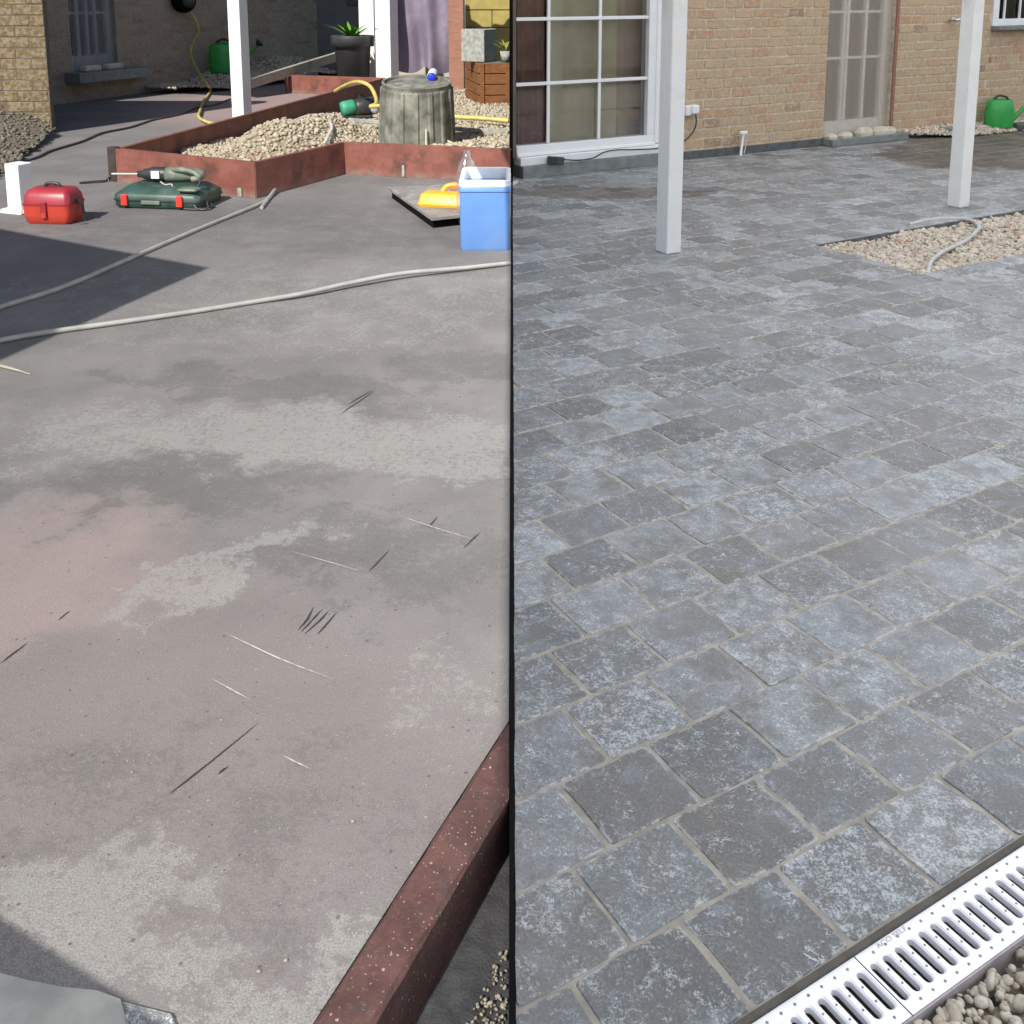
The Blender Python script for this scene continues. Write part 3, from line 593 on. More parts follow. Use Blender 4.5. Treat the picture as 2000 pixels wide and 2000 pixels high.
MB().box((DX1 + .018, -.008, 1.05), (.034, .018, 2.0)).build('door_trim', MT['redpost'], house)
# small high window at right
v3 = MB(); v3.box((VX0 + .7, .03, 1.075), (1.4, .1, .07)); v3.box((VX0 + .045, .03, 1.6), (.085, .1, .98)); v3w = v3.build('window', MT['pvc'], house, bevel=.004)
MB().box((VX0 + .7, -.03, 1.02), (1.42, .15, .035)).build('window_sill', MT['stone'], house, bevel=.004)
for x in (VX0 + .2, VX0 + .45): MB().box((x, .004, 1.6), (.02, .016, .98)).build('glazing_bar', MT['pvc'], v3w)
MB().box((VX0 + .75, .03, 1.6), (1.3, .006, .98)).build('pane', MT['glass'], v3w)
drape(VX0 + .1, VX0 + 1.3, 1.0, 2.1, .3, .02, 6, 'curtain', MT['room'], house, seed=9)

# ---- left-hand house, in the shade, seen along its length
LO = Vector((-5.62, 12.96)); LD = Vector((math.sin(R(22)), math.cos(R(22)))); LN = Vector((LD.y, -LD.x))
def WL(u, v):
    d = ray(u, v); t = (LO.dot(LN)) / (d.xy.dot(LN)); p = Vector((0, 0, CAM_H)) + d * t
    return (p.xy - LO).dot(LD), p.z
lh = thing('brick_house', 'shaded brown brick house at the back left with a netted door', 'house', (LO.x, LO.y, 0), R(68))
tE = WL(640, 50)[0]; dl, dr_ = WL(140, 100)[0], WL(229, 100)[0]; dzb = WL(228, 137)[1]
regs = [(-1.0, dl, 0, 1.75), (dr_, tE, 0, 1.75), (dl, dr_, 0, dzb - .06)]
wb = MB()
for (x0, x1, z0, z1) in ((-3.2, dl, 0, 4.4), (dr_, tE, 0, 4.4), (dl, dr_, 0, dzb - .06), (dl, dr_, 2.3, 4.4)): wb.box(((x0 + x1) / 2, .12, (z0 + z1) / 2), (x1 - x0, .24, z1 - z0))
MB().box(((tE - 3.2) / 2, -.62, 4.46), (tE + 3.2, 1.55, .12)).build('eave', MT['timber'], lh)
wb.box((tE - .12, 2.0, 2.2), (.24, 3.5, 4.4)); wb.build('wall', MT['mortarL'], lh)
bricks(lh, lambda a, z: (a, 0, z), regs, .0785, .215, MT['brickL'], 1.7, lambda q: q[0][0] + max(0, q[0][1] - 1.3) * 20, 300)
MB().box(((dl + dr_) / 2 + .1, -.07, dzb - .035), (dr_ - dl + .5, .36, .13)).build('door_step', MT['stone'], lh, bevel=.006)
dd = MB(); dd.box((dl + .04, .12, 1.3), (.07, .07, 2.3)); dd.box((dr_ - .04, .12, 1.3), (.07, .07, 2.3)); dd.box(((dl + dr_) / 2, .12, dzb + .12), (dr_ - dl - .15, .06, .2)); ddo = dd.build('door', MT['pvc'], lh, bevel=.003)
MB().box(((dl + dr_) / 2, .14, 1.4), (dr_ - dl - .14, .006, 2.0)).build('pane', MT['glass'], ddo)
for f in (.3, .5, .68): MB().box((dl + (dr_ - dl) * f, .12, 1.35), (.04, .04, 2.1)).build('door_stile', MT['pvc'], ddo)
MB().box(((dl + dr_) / 2, .118, WL(180, 25)[1]), (dr_ - dl - .15, .03, .03)).build('glazing_bar', MT['pvc'], ddo)
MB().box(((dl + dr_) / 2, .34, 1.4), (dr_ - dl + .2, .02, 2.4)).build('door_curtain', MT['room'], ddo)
drape(dl + .03, dr_ - .03, dzb + .02, 2.2, .02, .014, 6, 'fly_net', MT['netL'], lh, seed=14)
for f in (.3, .8): MB().box((dl + (dr_ - dl) * f, -.06, dzb + .06), (.28, .12, .08), bev=.02).build('stone', MT['palestone'], lh)
# ---- brick pier wall, upper left
PO = Vector((-4.55, 10.3))
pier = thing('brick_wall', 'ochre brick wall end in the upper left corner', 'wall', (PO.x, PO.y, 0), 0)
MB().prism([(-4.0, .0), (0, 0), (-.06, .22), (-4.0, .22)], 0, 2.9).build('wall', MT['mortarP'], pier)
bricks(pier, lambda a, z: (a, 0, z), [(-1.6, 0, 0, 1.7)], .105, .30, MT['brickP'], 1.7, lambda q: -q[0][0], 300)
def roofpoly(name, label, cat, sh, z, t, mat, parent=None):
    p = [(x - KX * z, y - KY * z) for x, y in sh]
    return MB().prism(p, z - t, z).build(name, mat, parent, label=label, cat=cat)
# ---- veranda roof left of the view: throws the roof-corner shadow on the slab
T = G(409, 523)
d1 = (G(0, 447) - T).normalized(); d2 = (G(0, 704) - T).normalized()
q1 = T + d1 * 3.4; q2 = T + d2 * 2.1
v1 = thing('veranda_roof', 'veranda roof beyond the left edge that shades the concrete', 'roof', (q2.x - 3, q2.y - 4, 0))
zz = 2.5; p = [T, q1, q1 + d2 * 2.1, q2]
MB().prism([(a.x - KX * zz - (q2.x - 3), a.y - KY * zz - (q2.y - 4)) for a in p], zz - .06, zz).build('roof_slab', MT['timber'], v1)
for a in (T + d1 * 1.5 + d2 * .5, T + d1 * 1.5 + d2 * 1.7):
    MB().box((a.x - KX * zz - (q2.x - 3), a.y - KY * zz - (q2.y - 4), 1.25), (.1, .1, 2.5)).build('post', MT['white'], v1)
B0, B1 = G(0, 1790), G(330, 2000); bd = (B1 - B0).normalized(); bn = Vector((-bd.y, bd.x, 0)); bn = bn if bn.y < 0 else -bn
zz = .8; e0, e1 = B0 - bd * 1.6, B1 + bd * .03; sh = Vector((KX * zz, KY * zz, 0)); wdt = .7
bm_ = MB(); bm_.prism([(q - sh).xy for q in (e0, e1, e1 + bn * wdt, e0 + bn * wdt)][::-1], zz - .02, zz)

for q in (e0 + bd * .1 + bn * .1, e0 + bd * .1 + bn * .6, e1 - bd * .1 + bn * .1, e1 - bd * .1 + bn * .6): q = q - sh; bm_.box((q.x, q.y, zz / 2 - .012), (.05, .05, zz - .026))
bm_.build('shade_slab', MT['timber'], label='unseen slab added left of the view that throws the shadow at bottom left', cat='light blocker')  # unseen slab added only to throw the bottom-left shadow
# ---- unseen milky roof, added to shade and soften light over the slate paving
rz = 2.5
def W3(a, z): q = Vector(AB(a, 6.745)); return (q.x + KX * z, q.y + KY * z)
sp = [(.0, -1.2), (.0, 5.60), (.165, 5.95), (.165, 6.30), (.0, 5.98), (.0, 7.45), (.05, 7.6), (.06, 8.0), W3(3.97, rz), W3(12.5, rz), (14, 3.0), (9, -1.2)]  # outline shaped along the sun, notched so the cool box stays lit
roof = thing('diffuser_roof', 'unseen milky roof added above the slate paving to soften its light', 'roof', (0, 0, 0))
vs = [(x - KX * rz, y - KY * rz, rz) for x, y in sp]
po = [(x, y) for x, y, z in vs]
cut = -.25; ms_ = clip(po, 1, 0, cut); MB().add([(x, y, rz) for x, y in ms_], [tuple(range(len(ms_)))]).build('diffuser_sheet', MT['roof'], roof)  # added translucent sheet spreads the sun as soft light
ys_ = [y for x, y in ms_ if abs(x - cut) < 1e-4]; MB().box((cut - .012, (min(ys_) + max(ys_)) / 2, rz - .4), (.02, max(ys_) - min(ys_), .8)).build('light_baffle', MT['timber'], roof)  # added hanging board keeps the sheet's glow off the left side
ob_ = clip(po, -1, 0, -cut); MB().prism(ob_, rz - .03, rz).build('blocker_boards', MT['timber'], roof)  # opaque part, added to cut fill light on the left side
pA = G(1305, 492); pB = G(1871, 403); bdv = (pB - pA).normalized()
MB().box(tuple((pA + pB) / 2 + Vector((0, 0, 2.43))), ((pB - pA).length + 4.0, .09, .12), Matrix.Rotation(math.atan2(bdv.y, bdv.x), 3, 'Z')).build('beam', MT['white'], roof)

# ---- white posts
def post(p, s, hgt, rot, label, name='white_post', plate=0.0, **kw):
    t = thing(name, label, 'post', tuple(p), rot, **kw)
    MB().box((0, 0, hgt / 2), (s, s * 1.0, hgt), bev=.006).build('shaft', MT['white'], t)
    if plate:
        MB().box((0, 0, .006), (plate, plate, .012), bev=.003).build('base_plate', MT['white'], t)
        for sx in (-1, 1):
            for sy in (-1, 1): MB().lathe([(0, .02), (.009, .02), (.009, .012)], 8, Matrix.Translation((sx * plate * .38, sy * plate * .38, 0))).build('bolt', MT['steel'], t)
    return t
post(pA, .098, 2.38, AZ_R, 'white square post standing on the slate paving before the house wall')
post(pB, .098, 2.38, AZ_R, 'white square post beside the gravel bed, before the watering can')
ps = Vector((-3.16, 6.62, 0)); post(ps, .115, PY(40, 318, 6.62).z, AZ_L, 'short white post on a bolted plate behind the red toolbox', plate=.24)
pq = G(474, 246); post(pq, .145, 3, AZ_L, 'sunlit white post behind the long red steel edging')
pc_ = PY(757, 147, 14.7); post((pc_.x, pc_.y, 0), .235, 3, AZ_L, 'white post right of the big black plant pot')
pd_ = PY(724, 60, 15.6); post((pd_.x, pd_.y, 0), .25, 3, AZ_L, 'white post behind the big black plant pot')

# ---- red steel edging
H = .25
def plate(parent, A, B, h=H, name='steel_plate', lip=1, o=(0, 0)):
    A = Vector((A[0] - o[0], A[1] - o[1], 0)); B = Vector((B[0] - o[0], B[1] - o[1], 0)); d = (B - A); L = d.length; ang = math.atan2(d.y, d.x)
    ob = MB().box((L / 2, 0, h / 2), (L, .012, h)); ob.box((L / 2, .017 * lip, h - .005), (L, .034, .01))
    return ob.build(name, MT['rust'], parent, loc=A, rot=ang, bevel=.002)
C0 = G(230, 355); C1 = G(500, 388); C2 = G(673, 340); C3 = Vector((-.014, 7.6, 0)); C4 = G(748, 152, H); C4.z = 0; C5 = G(556, 146, H); C5.z = 0
st = thing('steel_edging', 'rust red steel edging plates round the raised gravel bed', 'edging', tuple(C0))
o0 = (C0.x, C0.y)
for A, B, lp in ((C0, C1, 1), (C1, C2, 1), (C2, C3, 1), (C0, C4, -1), (C5, C4, 1)): plate(st, A, B, lip=lp, o=o0)
ex = C0 + (C0 - C1).normalized() * .0
MB().box((-.038, .02, H / 2 + .004), (.075, .06, H + .008), bev=.004).build('corner_post', MT['darkwood'], st, rot=AZ_L)
for f in (.9,): q = C0 + (C1 - C0) * f - C0; MB().box((q.x - .004, q.y - .014, .035), (.035, .008, .06), Matrix.Rotation(math.atan2((C1 - C0).y, (C1 - C0).x), 3, 'Z')).build('fixing_tab', MT['block'], st)
q = C2 + (C3 - C2) * .37 - C0; MB().box((q.x - .003, q.y - .014, .05), (.02, .01, .085), Matrix.Rotation(-.3, 3, 'Z')).build('fixing_tab', MT['block'], st)

# ---- gravel
def inpoly(x, y, P):
    c = False; n = len(P)
    for i in range(n):
        (x0, y0), (x1, y1) = P[i], P[i - 1]
        if (y0 > y) != (y1 > y) and x < (x1 - x0) * (y - y0) / (y1 - y0) + x0: c = not c
    return c
bedL = [(C0.x + .02, C0.y + .03), (C1.x, C1.y + .02), (C2.x - .01, C2.y + .012), (C3.x, C3.y + .02), (-.02, 16.3), (-2.4, 16.3), (-2.0, 14.6), (C4.x + .02, C4.y)]
def g2(x, y, cx, cy, s, h): return h * math.exp(-((x - cx) ** 2 + (y - cy) ** 2) / (2 * s * s))
def hL(x, y):
    z = (.135 if x > -1.2 else .135 - .06 * min(1, (-1.2 - x) / .5)) - .10 * min(1, max(0, (y - 9.5) / 3)) + g2(x, y, -1.86, 8.12, .25, .31) + g2(x, y, -1.52, 8.6, .25, .25) + g2(x, y, -.12, 7.95, .28, .13)
    return z + .012 * math.sin(7 * x + 3 * y) + .01 * math.sin(11 * y - 5 * x)
def surf(name, P, hf, step, mat, parent=None, **kw):
    xs = [p[0] for p in P]; ys = [p[1] for p in P]; mb = MB(); idx = {}; vs = []; fs = []
    nx = int((max(xs) - min(xs)) / step) + 2; ny = int((max(ys) - min(ys)) / step) + 2
    def vid(i, j):
        if (i, j) not in idx: x, y = min(xs) + i * step, min(ys) + j * step; idx[(i, j)] = len(vs); vs.append((x, y, hf(x, y)))
        return idx[(i, j)]
    for i in range(nx):
        for j in range(ny):
            if all(inpoly(min(xs) + (i + a) * step, min(ys) + (j + b) * step, P) for a in (0, 1) for b in (0, 1)): fs.append((vid(i, j), vid(i + 1, j), vid(i + 1, j + 1), vid(i, j + 1)))
    return mb.add(vs, fs, True).build(name, mat, parent, **kw)
def scatter(P, n, hf, lift=.004, weight=None):
    xs = [p[0] for p in P]; ys = [p[1] for p in P]; out = []
    while len(out) < n:
        x = random.uniform(min(xs), max(xs)); y = random.uniform(min(ys), max(ys))
        if weight and random.random() > weight(x, y): continue
        if inpoly(x, y, P): out.append((x, y, hf(x, y) + lift * random.uniform(-.3, 1.5)))
    return out
gl = surf('gravel_bed', bedL, hL, .05, MT['pebbase'], kind='structure')
pebbles('gravel', scatter(bedL, 21000, hL, .008, lambda x, y: min(1, (9.3 / y) ** 2)), .0185, MT['pebL'], gl, kind='stuff')
# heap at the foot of the upper-left wall
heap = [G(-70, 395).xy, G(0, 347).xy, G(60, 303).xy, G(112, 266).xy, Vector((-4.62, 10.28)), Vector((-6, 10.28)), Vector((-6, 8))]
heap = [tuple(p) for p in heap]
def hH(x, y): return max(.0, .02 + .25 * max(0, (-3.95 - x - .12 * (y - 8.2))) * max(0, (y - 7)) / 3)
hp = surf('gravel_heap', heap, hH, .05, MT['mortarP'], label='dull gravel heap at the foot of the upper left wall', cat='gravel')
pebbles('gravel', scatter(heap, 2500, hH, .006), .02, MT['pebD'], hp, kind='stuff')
# strip along the left house
t0, t1 = WL(262, 100)[0], tE
def wlp(t, s): p = LO + LD * t + LN * s; return (p.x, p.y)
strip = [wlp(t0 + .15, .03), wlp(t0 + .15, .5), wlp(t0 + .9, .95), wlp(t1 - .3, 1.0), wlp(t1 - .2, .03)]
def hS(x, y):
    t = (Vector((x, y)) - LO).dot(LD) - t0; s = (Vector((x, y)) - LO).dot(LN)
    return .06 + .17 * math.exp(-((t - 1.9) / .9) ** 2) * max(0, 1 - s / 1.1) + .26 * math.exp(-((t - 3.4) / .8) ** 2) * max(0, 1.1 - s) + .03 * math.sin(5 * t)
gs = surf('gravel_strip', strip, hS, .06, MT['pebbase'], kind='structure')
pebbles('gravel', scatter(strip, 4500, hS, .006), .02, MT['pebN'], gs, kind='stuff')
# right-hand bed, sunk a little below the slates
bedR = [(BED[0] + .005, BED[1] + .004), (7.6, BED[1] + .004), (7.6, BED[2] - .004), (BED[0] + .005, BED[2] - .004)]
bedR = [AB(*p) for p in bedR]
hR = lambda x, y: -.030 + .008 * math.sin(9 * x + 4 * y)
gr = surf('gravel_bed', bedR, hR, .03, MT['pebbase'], kind='structure')
pebbles('gravel', scatter(bedR, 9000, hR, .008, lambda x, y: min(1, (5.0 / y) ** 2)), .0145, MT['pebR'], gr, kind='stuff')
ed = MB(); ed.box((0, 0, 0), (3.2, .022, .03)); q = AB(BED[0] + 1.6, BED[2] - .004); ed.build('dividing_strip', MT['plinth'], loc=(q[0], q[1], -.017), rot=AZ_R, label='dark edging along the back of the gravel bed in the paving', cat='edging')
# gravel along the house by the watering can
bq = [AB(8.23, 6.73), AB(8.30, 6.62), AB(8.8, 6.42), AB(9.5, 6.40), AB(10.6, 6.50), AB(11.6, 6.5), AB(11.6, 6.73)]
hQ = lambda x, y: .012 + .05 * max(0, min(1, (ab_of((x, y))[1] - 6.42) / .3)) * (1 + .4 * math.sin(3 * ab_of((x, y))[0]))
gq = surf('gravel_strip', bq, hQ, .035, MT['pebbase'], kind='structure')
pebbles('gravel', scatter(bq, 2600, hQ, .008), .0165, MT['pebR'], gq, kind='stuff')
# near gravel at the drain: every stone in view its own object, the rest one mass
near = [AB(.95, .774), AB(2.3, .774), AB(2.3, .35), AB(.95, .35)]
hN = lambda x, y: -.012 + .006 * math.sin(40 * x) * math.sin(33 * y)
gn = surf('gravel_bed', near, lambda x, y: -.022, .03, MT['pebbase'], kind='structure')
V, F = ico(2); pm = []
for i in range(7):
    pv = V * np.array([1, random.uniform(.7, .95), random.uniform(.5, .7)]); lump = 1 + .22 * np.sin(V @ RNG.normal(size=3) * 2.2 + i) * np.cos(V @ RNG.normal(size=3) * 2.6)
    pv = pv * lump[:, None]; pm.append(MB().add([tuple(x) for x in pv], [tuple(int(a) for a in f) for f in F], True, (random.random(), random.random() * .93, random.random(), 0)))
pmesh = []
for i, m in enumerate(pm):
    o = m.build('pebble', MT['pebN']); pmesh.append(o.data); bpy.data.objects.remove(o)
placed = []; tries = 0
while len(placed) < 290 and tries < 30000:
    tries += 1; a = random.uniform(1.02, 1.62); b = random.uniform(.60, .768); x, y = AB(a, b)
    if x > .53 * y or y < 1.15: continue
    s = min(.017, max(.0055, random.lognormvariate(math.log(.0082), .38)))
    if b + s > .776: continue
    if all((x - q[0]) ** 2 + (y - q[1]) ** 2 > (.72 * (s + q[2])) ** 2 for q in placed):
        placed.append((x, y, s))
        o = bpy.data.objects.new('pebble', random.choice(pmesh)); COL.objects.link(o); o.parent = gn; o.location = (x, y, -.012 + s * .35)
        o.scale = (s, s, s); o.rotation_euler = (random.uniform(-.4, .4), random.uniform(-.4, .4), random.uniform(0, 6.28))
pebbles('gravel', scatter(near, 3800, hN, .004), .0085, MT['pebN'], gn, kind='stuff', sub=2)

# ---- drain channel with slotted steel grate
ch = thing('drain_channel', 'white slotted metal drain grate between slate paving and pebbles', 'drain', (*AB(1.102, .832), 0), AZ_R)
GB0, GB1 = .7805 - .832, .884 - .832; PI_ = .0262
def grate(x0, n, name):
    mb = MB(); L = n * PI_; s0, s1 = .801 - .832, .8645 - .832; hw = .0066; t = .003
    def q(xa, ya, xb, yb, z=.0): mb.add([(xa, ya, z), (xb, ya, z), (xb, yb, z), (xa, yb, z), (xa, ya, z - t), (xb, ya, z - t), (xb, yb, z - t), (xa, yb, z - t)], [(0, 1, 2, 3), (7, 6, 5, 4), (0, 4, 5, 1), (1, 5, 6, 2), (2, 6, 7, 3), (3, 7, 4, 0)])
    for i in range(n):
        xc = x0 + (i + .5) * PI_; xl, xr = xc - PI_ / 2, xc + PI_ / 2; N = 7
        # plate cell with a round-ended slot: fan from the slot outline to the cell outline
        inner = []; outer = []
        for k in range(N): a = math.pi * k / (N - 1); inner.append((xc + hw * math.cos(a), s1 - hw + hw * math.sin(a)))
        for k in range(N): a = math.pi + math.pi * k / (N - 1); inner.append((xc + hw * math.cos(a), s0 + hw + hw * math.sin(a)))
        for (x, y) in inner:
            dx, dy = x - xc, y - (s0 + s1) / 2
            if y > s1 - hw: outer.append((xc + dx / hw * PI_ / 2, GB1 if abs(dx) < hw * .95 else s1 - hw))
            elif y < s0 + hw: outer.append((xc + dx / hw * PI_ / 2, GB0 if abs(dx) < hw * .95 else s0 + hw))
            else: outer.append((xc + math.copysign(PI_ / 2, dx), y))
        m = len(inner); dish = .0022
        vs = [(x, y, 0) for x, y in outer] + [(xc + (x - xc) * 1.45, y + (.0025 if y > 0 else -.0025) * (1 if abs(y) > .02 else 0), 0) for x, y in inner] + [(x, y, -dish) for x, y in inner] + [(x, y, -.012) for x, y in inner]
        mb.add(vs, [(r * m + k, r * m + (k + 1) % m, (r + 1) * m + (k + 1) % m, (r + 1) * m + k) for r in range(3) for k in range(m)][::1], False)
        mb.add([(xl, s1 - hw, 0), (xl, GB1, 0), outer[N - 2] + (0,)], [(0, 1, 2)]); mb.add([(xr, GB1, 0), (xr, s1 - hw, 0), outer[1] + (0,)], [(0, 1, 2)])
        mb.add([(xl, GB0, 0), (xl, s0 + hw, 0), outer[N + 1] + (0,)], [(0, 1, 2)]); mb.add([(xr, s0 + hw, 0), (xr, GB0, 0), outer[2 * N - 2] + (0,)], [(0, 1, 2)])
    for yy in (GB0, GB1): mb.add([(x0, yy, 0), (x0 + L, yy, 0), (x0 + L, yy, -.02), (x0, yy, -.02)], [(0, 1, 2, 3)])
    return mb.build(name, MT['steelp'], ch)
gA = grate(-.0015 - 12 * PI_, 12, 'grate'); gB = grate(.0005, 70, 'grate')
def studs(par, x0, n):
    for i in range(n):
        for yy in ((GB0 + .801 - .832) / 2, (GB1 + .8645 - .832) / 2): 
            MB().lathe([(.0022, .0003), (.0022, .0009), (.0, .0009)], 8, Matrix.Translation((x0 + (i + .0) * PI_ + .003, yy, 0))).build('stud', MT['block'], par)
        for yy in (-.012, .012):
            MB().lathe([(.0018, .0003), (.0018, .0008), (.0, .0008)], 8, Matrix.Translation((x0 + i * PI_, yy, 0))).build('stud', MT['block'], par)
studs(gA, -.0015 - 7 * PI_, 7); studs(gB, .0005 + PI_, 15)
tr = MB(); tr.box((0, .052 + .0055, -.06), (6, .009, .13)); tr.box((.9, 0, -.115), (6, .1, .01)); tr.build('channel_body', MT['gap'], ch); MB().box((.9, GB0 - .0022, -.034), (6, .0025, .066)).build('channel_edge', MT['chan'], ch)
tc = bpy.data.curves.new('lettering', 'FONT'); tc.body = 'ACO SELF'; tc.size = .0128; tc.extrude = .0002
to = link('lettering', tc, ch, loc=(1.143 - 1.102, .8745 - .832, .0005)); to.data.materials.append(MT['block']); to.scale = (1.15, .8, 1)
dg = bpy.context.evaluated_depsgraph_get(); dg.update()
me = bpy.data.meshes.new_from_object(to.evaluated_get(dg)); me.materials.clear(); me.materials.append(MT['letter'])
l2 = link('lettering', me, ch, loc=tuple(to.location)); l2.scale = tuple(to.scale); bpy.data.objects.remove(to)

# ================================================================== OBJECTS, LEFT SIDE
def onground(pts, z): return [Vector((*G(u, v).xy, z)) for u, v in pts]
def single(mb, name, mat, label, cat, **kw): return mb.build(name, mat, label=label, cat=cat, **kw)
# ---- hoses
h1 = onground([(-420, 760), (-60, 627), (3, 604), (129, 563), (272, 501), (400, 446), (500, 405), (522, 392), (537, 378), (541, 372)], .011)
h1[-1].z = .05; h1[-2].z = .03; h1 += [h1[-1] + Vector((.005, -.03, -.005)), h1[-2] + Vector((.0, -.07, -.015)), h1[6] + Vector((.05, -.06, 0))]
single(MB().tube(h1, .0125, 10, sub=6), 'hose', MT['hoseL'], 'grey hose running from the left edge to the corner of the steel edging', 'hose')
h2 = onground([(-420, 770), (-80, 690), (0, 671), (90, 655), (233, 635), (370, 615), (500, 594), (590, 582), (681, 564), (785, 546), (900, 531), (994, 518.5)], .012)
for i, z in ((8, .026), (9, .03), (7, .02), (10, .018)): h2[i].z = z
h2[-1].x = -.012
single(MB().tube(h2, .0115, 10, sub=6), 'hose', MT['hoseL'], 'grey hose lying right across the concrete below the blue cool box', 'hose')
h3 = [PY(575, 236, 8.35), PY(605, 226, 8.5), PY(633, 228, 8.6), PY(648, 247, 8.3), PY(640, 268, 8.05), PY(632, 282, 7.95)]
single(MB().tube(h3, .014, 8, sub=6), 'hose', MT['ghose'], 'grey hose loop over the gravel mound in the steel edging', 'hose')
ch_ = onground([(40, 318), (60, 312), (100, 297), (150, 280), (200, 262), (245, 252), (300, 236), (345, 226), (385, 212), (410, 208), (450, 195)], .01)
for i in range(1, len(ch_), 2): ch_[i] += Vector((.03, .05, 0))
single(MB().tube(ch_, .012, 6, sub=5), 'cable', MT['blackpl'], 'dark cable snaking over the concrete towards the sunlit white post', 'cable')
# ---- red toolbox
tb = thing('toolbox', 'red plastic toolbox with black handle on the concrete at left', 'toolbox', tuple(G(108, 432)), R(-6))
hx, hy = .150, .105
MB().loft([rrect(hx - .02, hy - .02, .03, 0), rrect(hx - .006, hy - .006, .035, .018), rrect(hx, hy, .035, .06), rrect(hx + .002, hy + .002, .035, .118)], True).build('base', MT['redlow'], tb)
MB().loft([rrect(hx + .004, hy + .004, .035, .116), rrect(hx + .004, hy + .004, .035, .128)], True).build('rim', MT['red'], tb)
MB().loft([rrect(hx, hy, .035, .128), rrect(hx - .004, hy - .008, .035, .17), rrect(hx - .02, hy - .03, .03, .205), rrect(hx - .045, hy - .055, .03, .216)], True).build('lid', MT['red'], tb)
MB().box((-.005, -hy - .006, .10), (.036, .018, .085), bev=.005).build('latch', MT['red'], tb); MB().box((-.005, -hy - .004, .06), (.03, .024, .04), bev=.005).build('latch_tongue', MT['redlow'], tb)
MB().tube([(-.045, 0, .213), (-.04, 0, .232), (.0, 0, .238), (.04, 0, .232), (.045, 0, .213)], .011, 8, sub=3).build('handle', MT['blackpl'], tb)
sb = MB(); pts = [(hx - .005, .0, .15), (hx + .03, -.0, .11), (hx + .055, -.03, .06), (hx + .07, -.06, .02), (hx + .045, -.08, .012)]
for A, B in zip(pts, pts[1:]):
    A, B = Vector(A), Vector(B); n = Vector((0, .016, 0)); sb.add([A - n, A + n, B + n, B - n], [(0, 1, 2, 3)])
    k = Vector((.002, 0, .002)); sb.add([A - n + k, B - n + k, B + n + k, A + n + k], [(0, 1, 2, 3)])
sb.build('strap', MT['blackpl'], tb)
# ---- drill case and drill
dc = thing('drill_case', 'dark green tool case with red latches lying before the steel edging', 'tool case', tuple(G(331, 398)), R(-9))
MB().loft([rrect(.275, .165, .04, 0), rrect(.295, .185, .045, .014), rrect(.30, .19, .045, .085), rrect(.285, .175, .045, .1), rrect(.235, .125, .04, .138), rrect(.2, .1, .04, .142)], True).build('shell', MT['green'], dc)
MB().loft([rrect(.304, .194, .045, .052), rrect(.304, .194, .045, .060)], True).build('seam', MT['blackpl'], dc)
for x in (-.21, .17): MB().box((x, -.197, .058), (.042, .02, .075), bev=.006).build('latch', MT['latch'], dc)
MB().box((-.03, -.195, .045), (.13, .014, .028), bev=.005).build('carry_handle', MT['drill'], dc); MB().box((.22, -.15, .13), (.13, .09, .02), bev=.008).build('raised_corner', MT['drill'], dc)
dp = G(331, 398); dl_ = thing('hammer_drill', 'grey green hammer drill with long steel bit lying on the tool case', 'drill', (dp.x - .02, dp.y + .03, .142), R(-4))
rx = Matrix.Rotation(R(-90), 4, 'Y'); zc = .052
MB().lathe([(0, -.26), (.03, -.255), (.042, -.22), (.046, -.12), (.05, -.05), (.047, .0), (0, .0)], 14, Matrix.Translation((.0, 0, zc)) @ rx).build('motor_housing', MT['drill'], dl_)
MB().lathe([(0.048, 0), (.05, .02), (.05, .09), (.042, .11), (.034, .15), (.026, .16), (.022, .19), (.0, .19)], 14, Matrix.Translation((-.0, 0, zc)) @ rx).build('gear_housing', MT['blackpl'], dl_)
MB().tube([(-.185, 0, zc), (-.37, .0, zc - .002)], .0065, 8).build('bit', MT['steel'], dl_)
MB().box((-.055, -.05, zc + .004), (.055, .008, .05)).build('rating_plate', MT['bottle'], dl_)
MB().tube([(.06, -.02, zc + .03), (.13, -.05, zc + .04), (.22, -.07, zc + .025), (.25, -.07, zc - .01), (.2, -.05, zc - .02)], [.024, .02, .018, .02, .024], 8, sub=4).build('handle', MT['drill'], dl_)
MB().tube([(.25, -.07, zc - .0), (.27, -.12, zc - .03), (.25, -.19, zc - .11), (.28, -.24, -.12), (.33, -.23, -.128), (.36, -.15, -.125), (.3, -.1, -.11), (.33, -.17, -.1), (.35, -.24, -.13), (.2, -.23, -.132)], .007, 7, sub=6).build('cord', MT['pot'], dl_)
MB().tube([(-.02, -.05, .01), (.03, -.1, .0), (.09, -.13, .005), (.1, -.19, -.06), (.16, -.215, -.13)], .005, 6, sub=5).build('cord', MT['ghose'], dl_)
# ---- trowel and stick
tw = G(183, 357); single(MB().add([(-.1, -.02, .004), (.06, -.03, .004), (.1, 0, .006), (.05, .03, .004), (-.09, .02, .004), (-.1, -.02, .012), (.06, -.03, .012), (.1, 0, .014), (.05, .03, .012), (-.09, .02, .012)], [(5, 6, 7, 8, 9), (4, 3, 2, 1, 0), (0, 1, 6, 5), (1, 2, 7, 6), (2, 3, 8, 7), (3, 4, 9, 8), (4, 0, 5, 9)]).tube([(.08, 0, .01), (.11, .0, .035), (.15, .0, .04), (.22, .02, .03)], .009, 6, sub=3), 'trowel', MT['blackpl'], 'small dark trowel on the concrete right of the short white post', 'trowel', loc=tuple(tw), rot=.5)
s0, s1_ = G(-20, 712), G(60, 733); single(MB().tube([(s0.x, s0.y, .006), ((s0.x + s1_.x) / 2, (s0.y + s1_.y) / 2, .007), (s1_.x, s1_.y, .004)], [.006, .006, .002], 6), 'stick', MT['plank'], 'thin stick on the concrete at the left edge', 'stick')
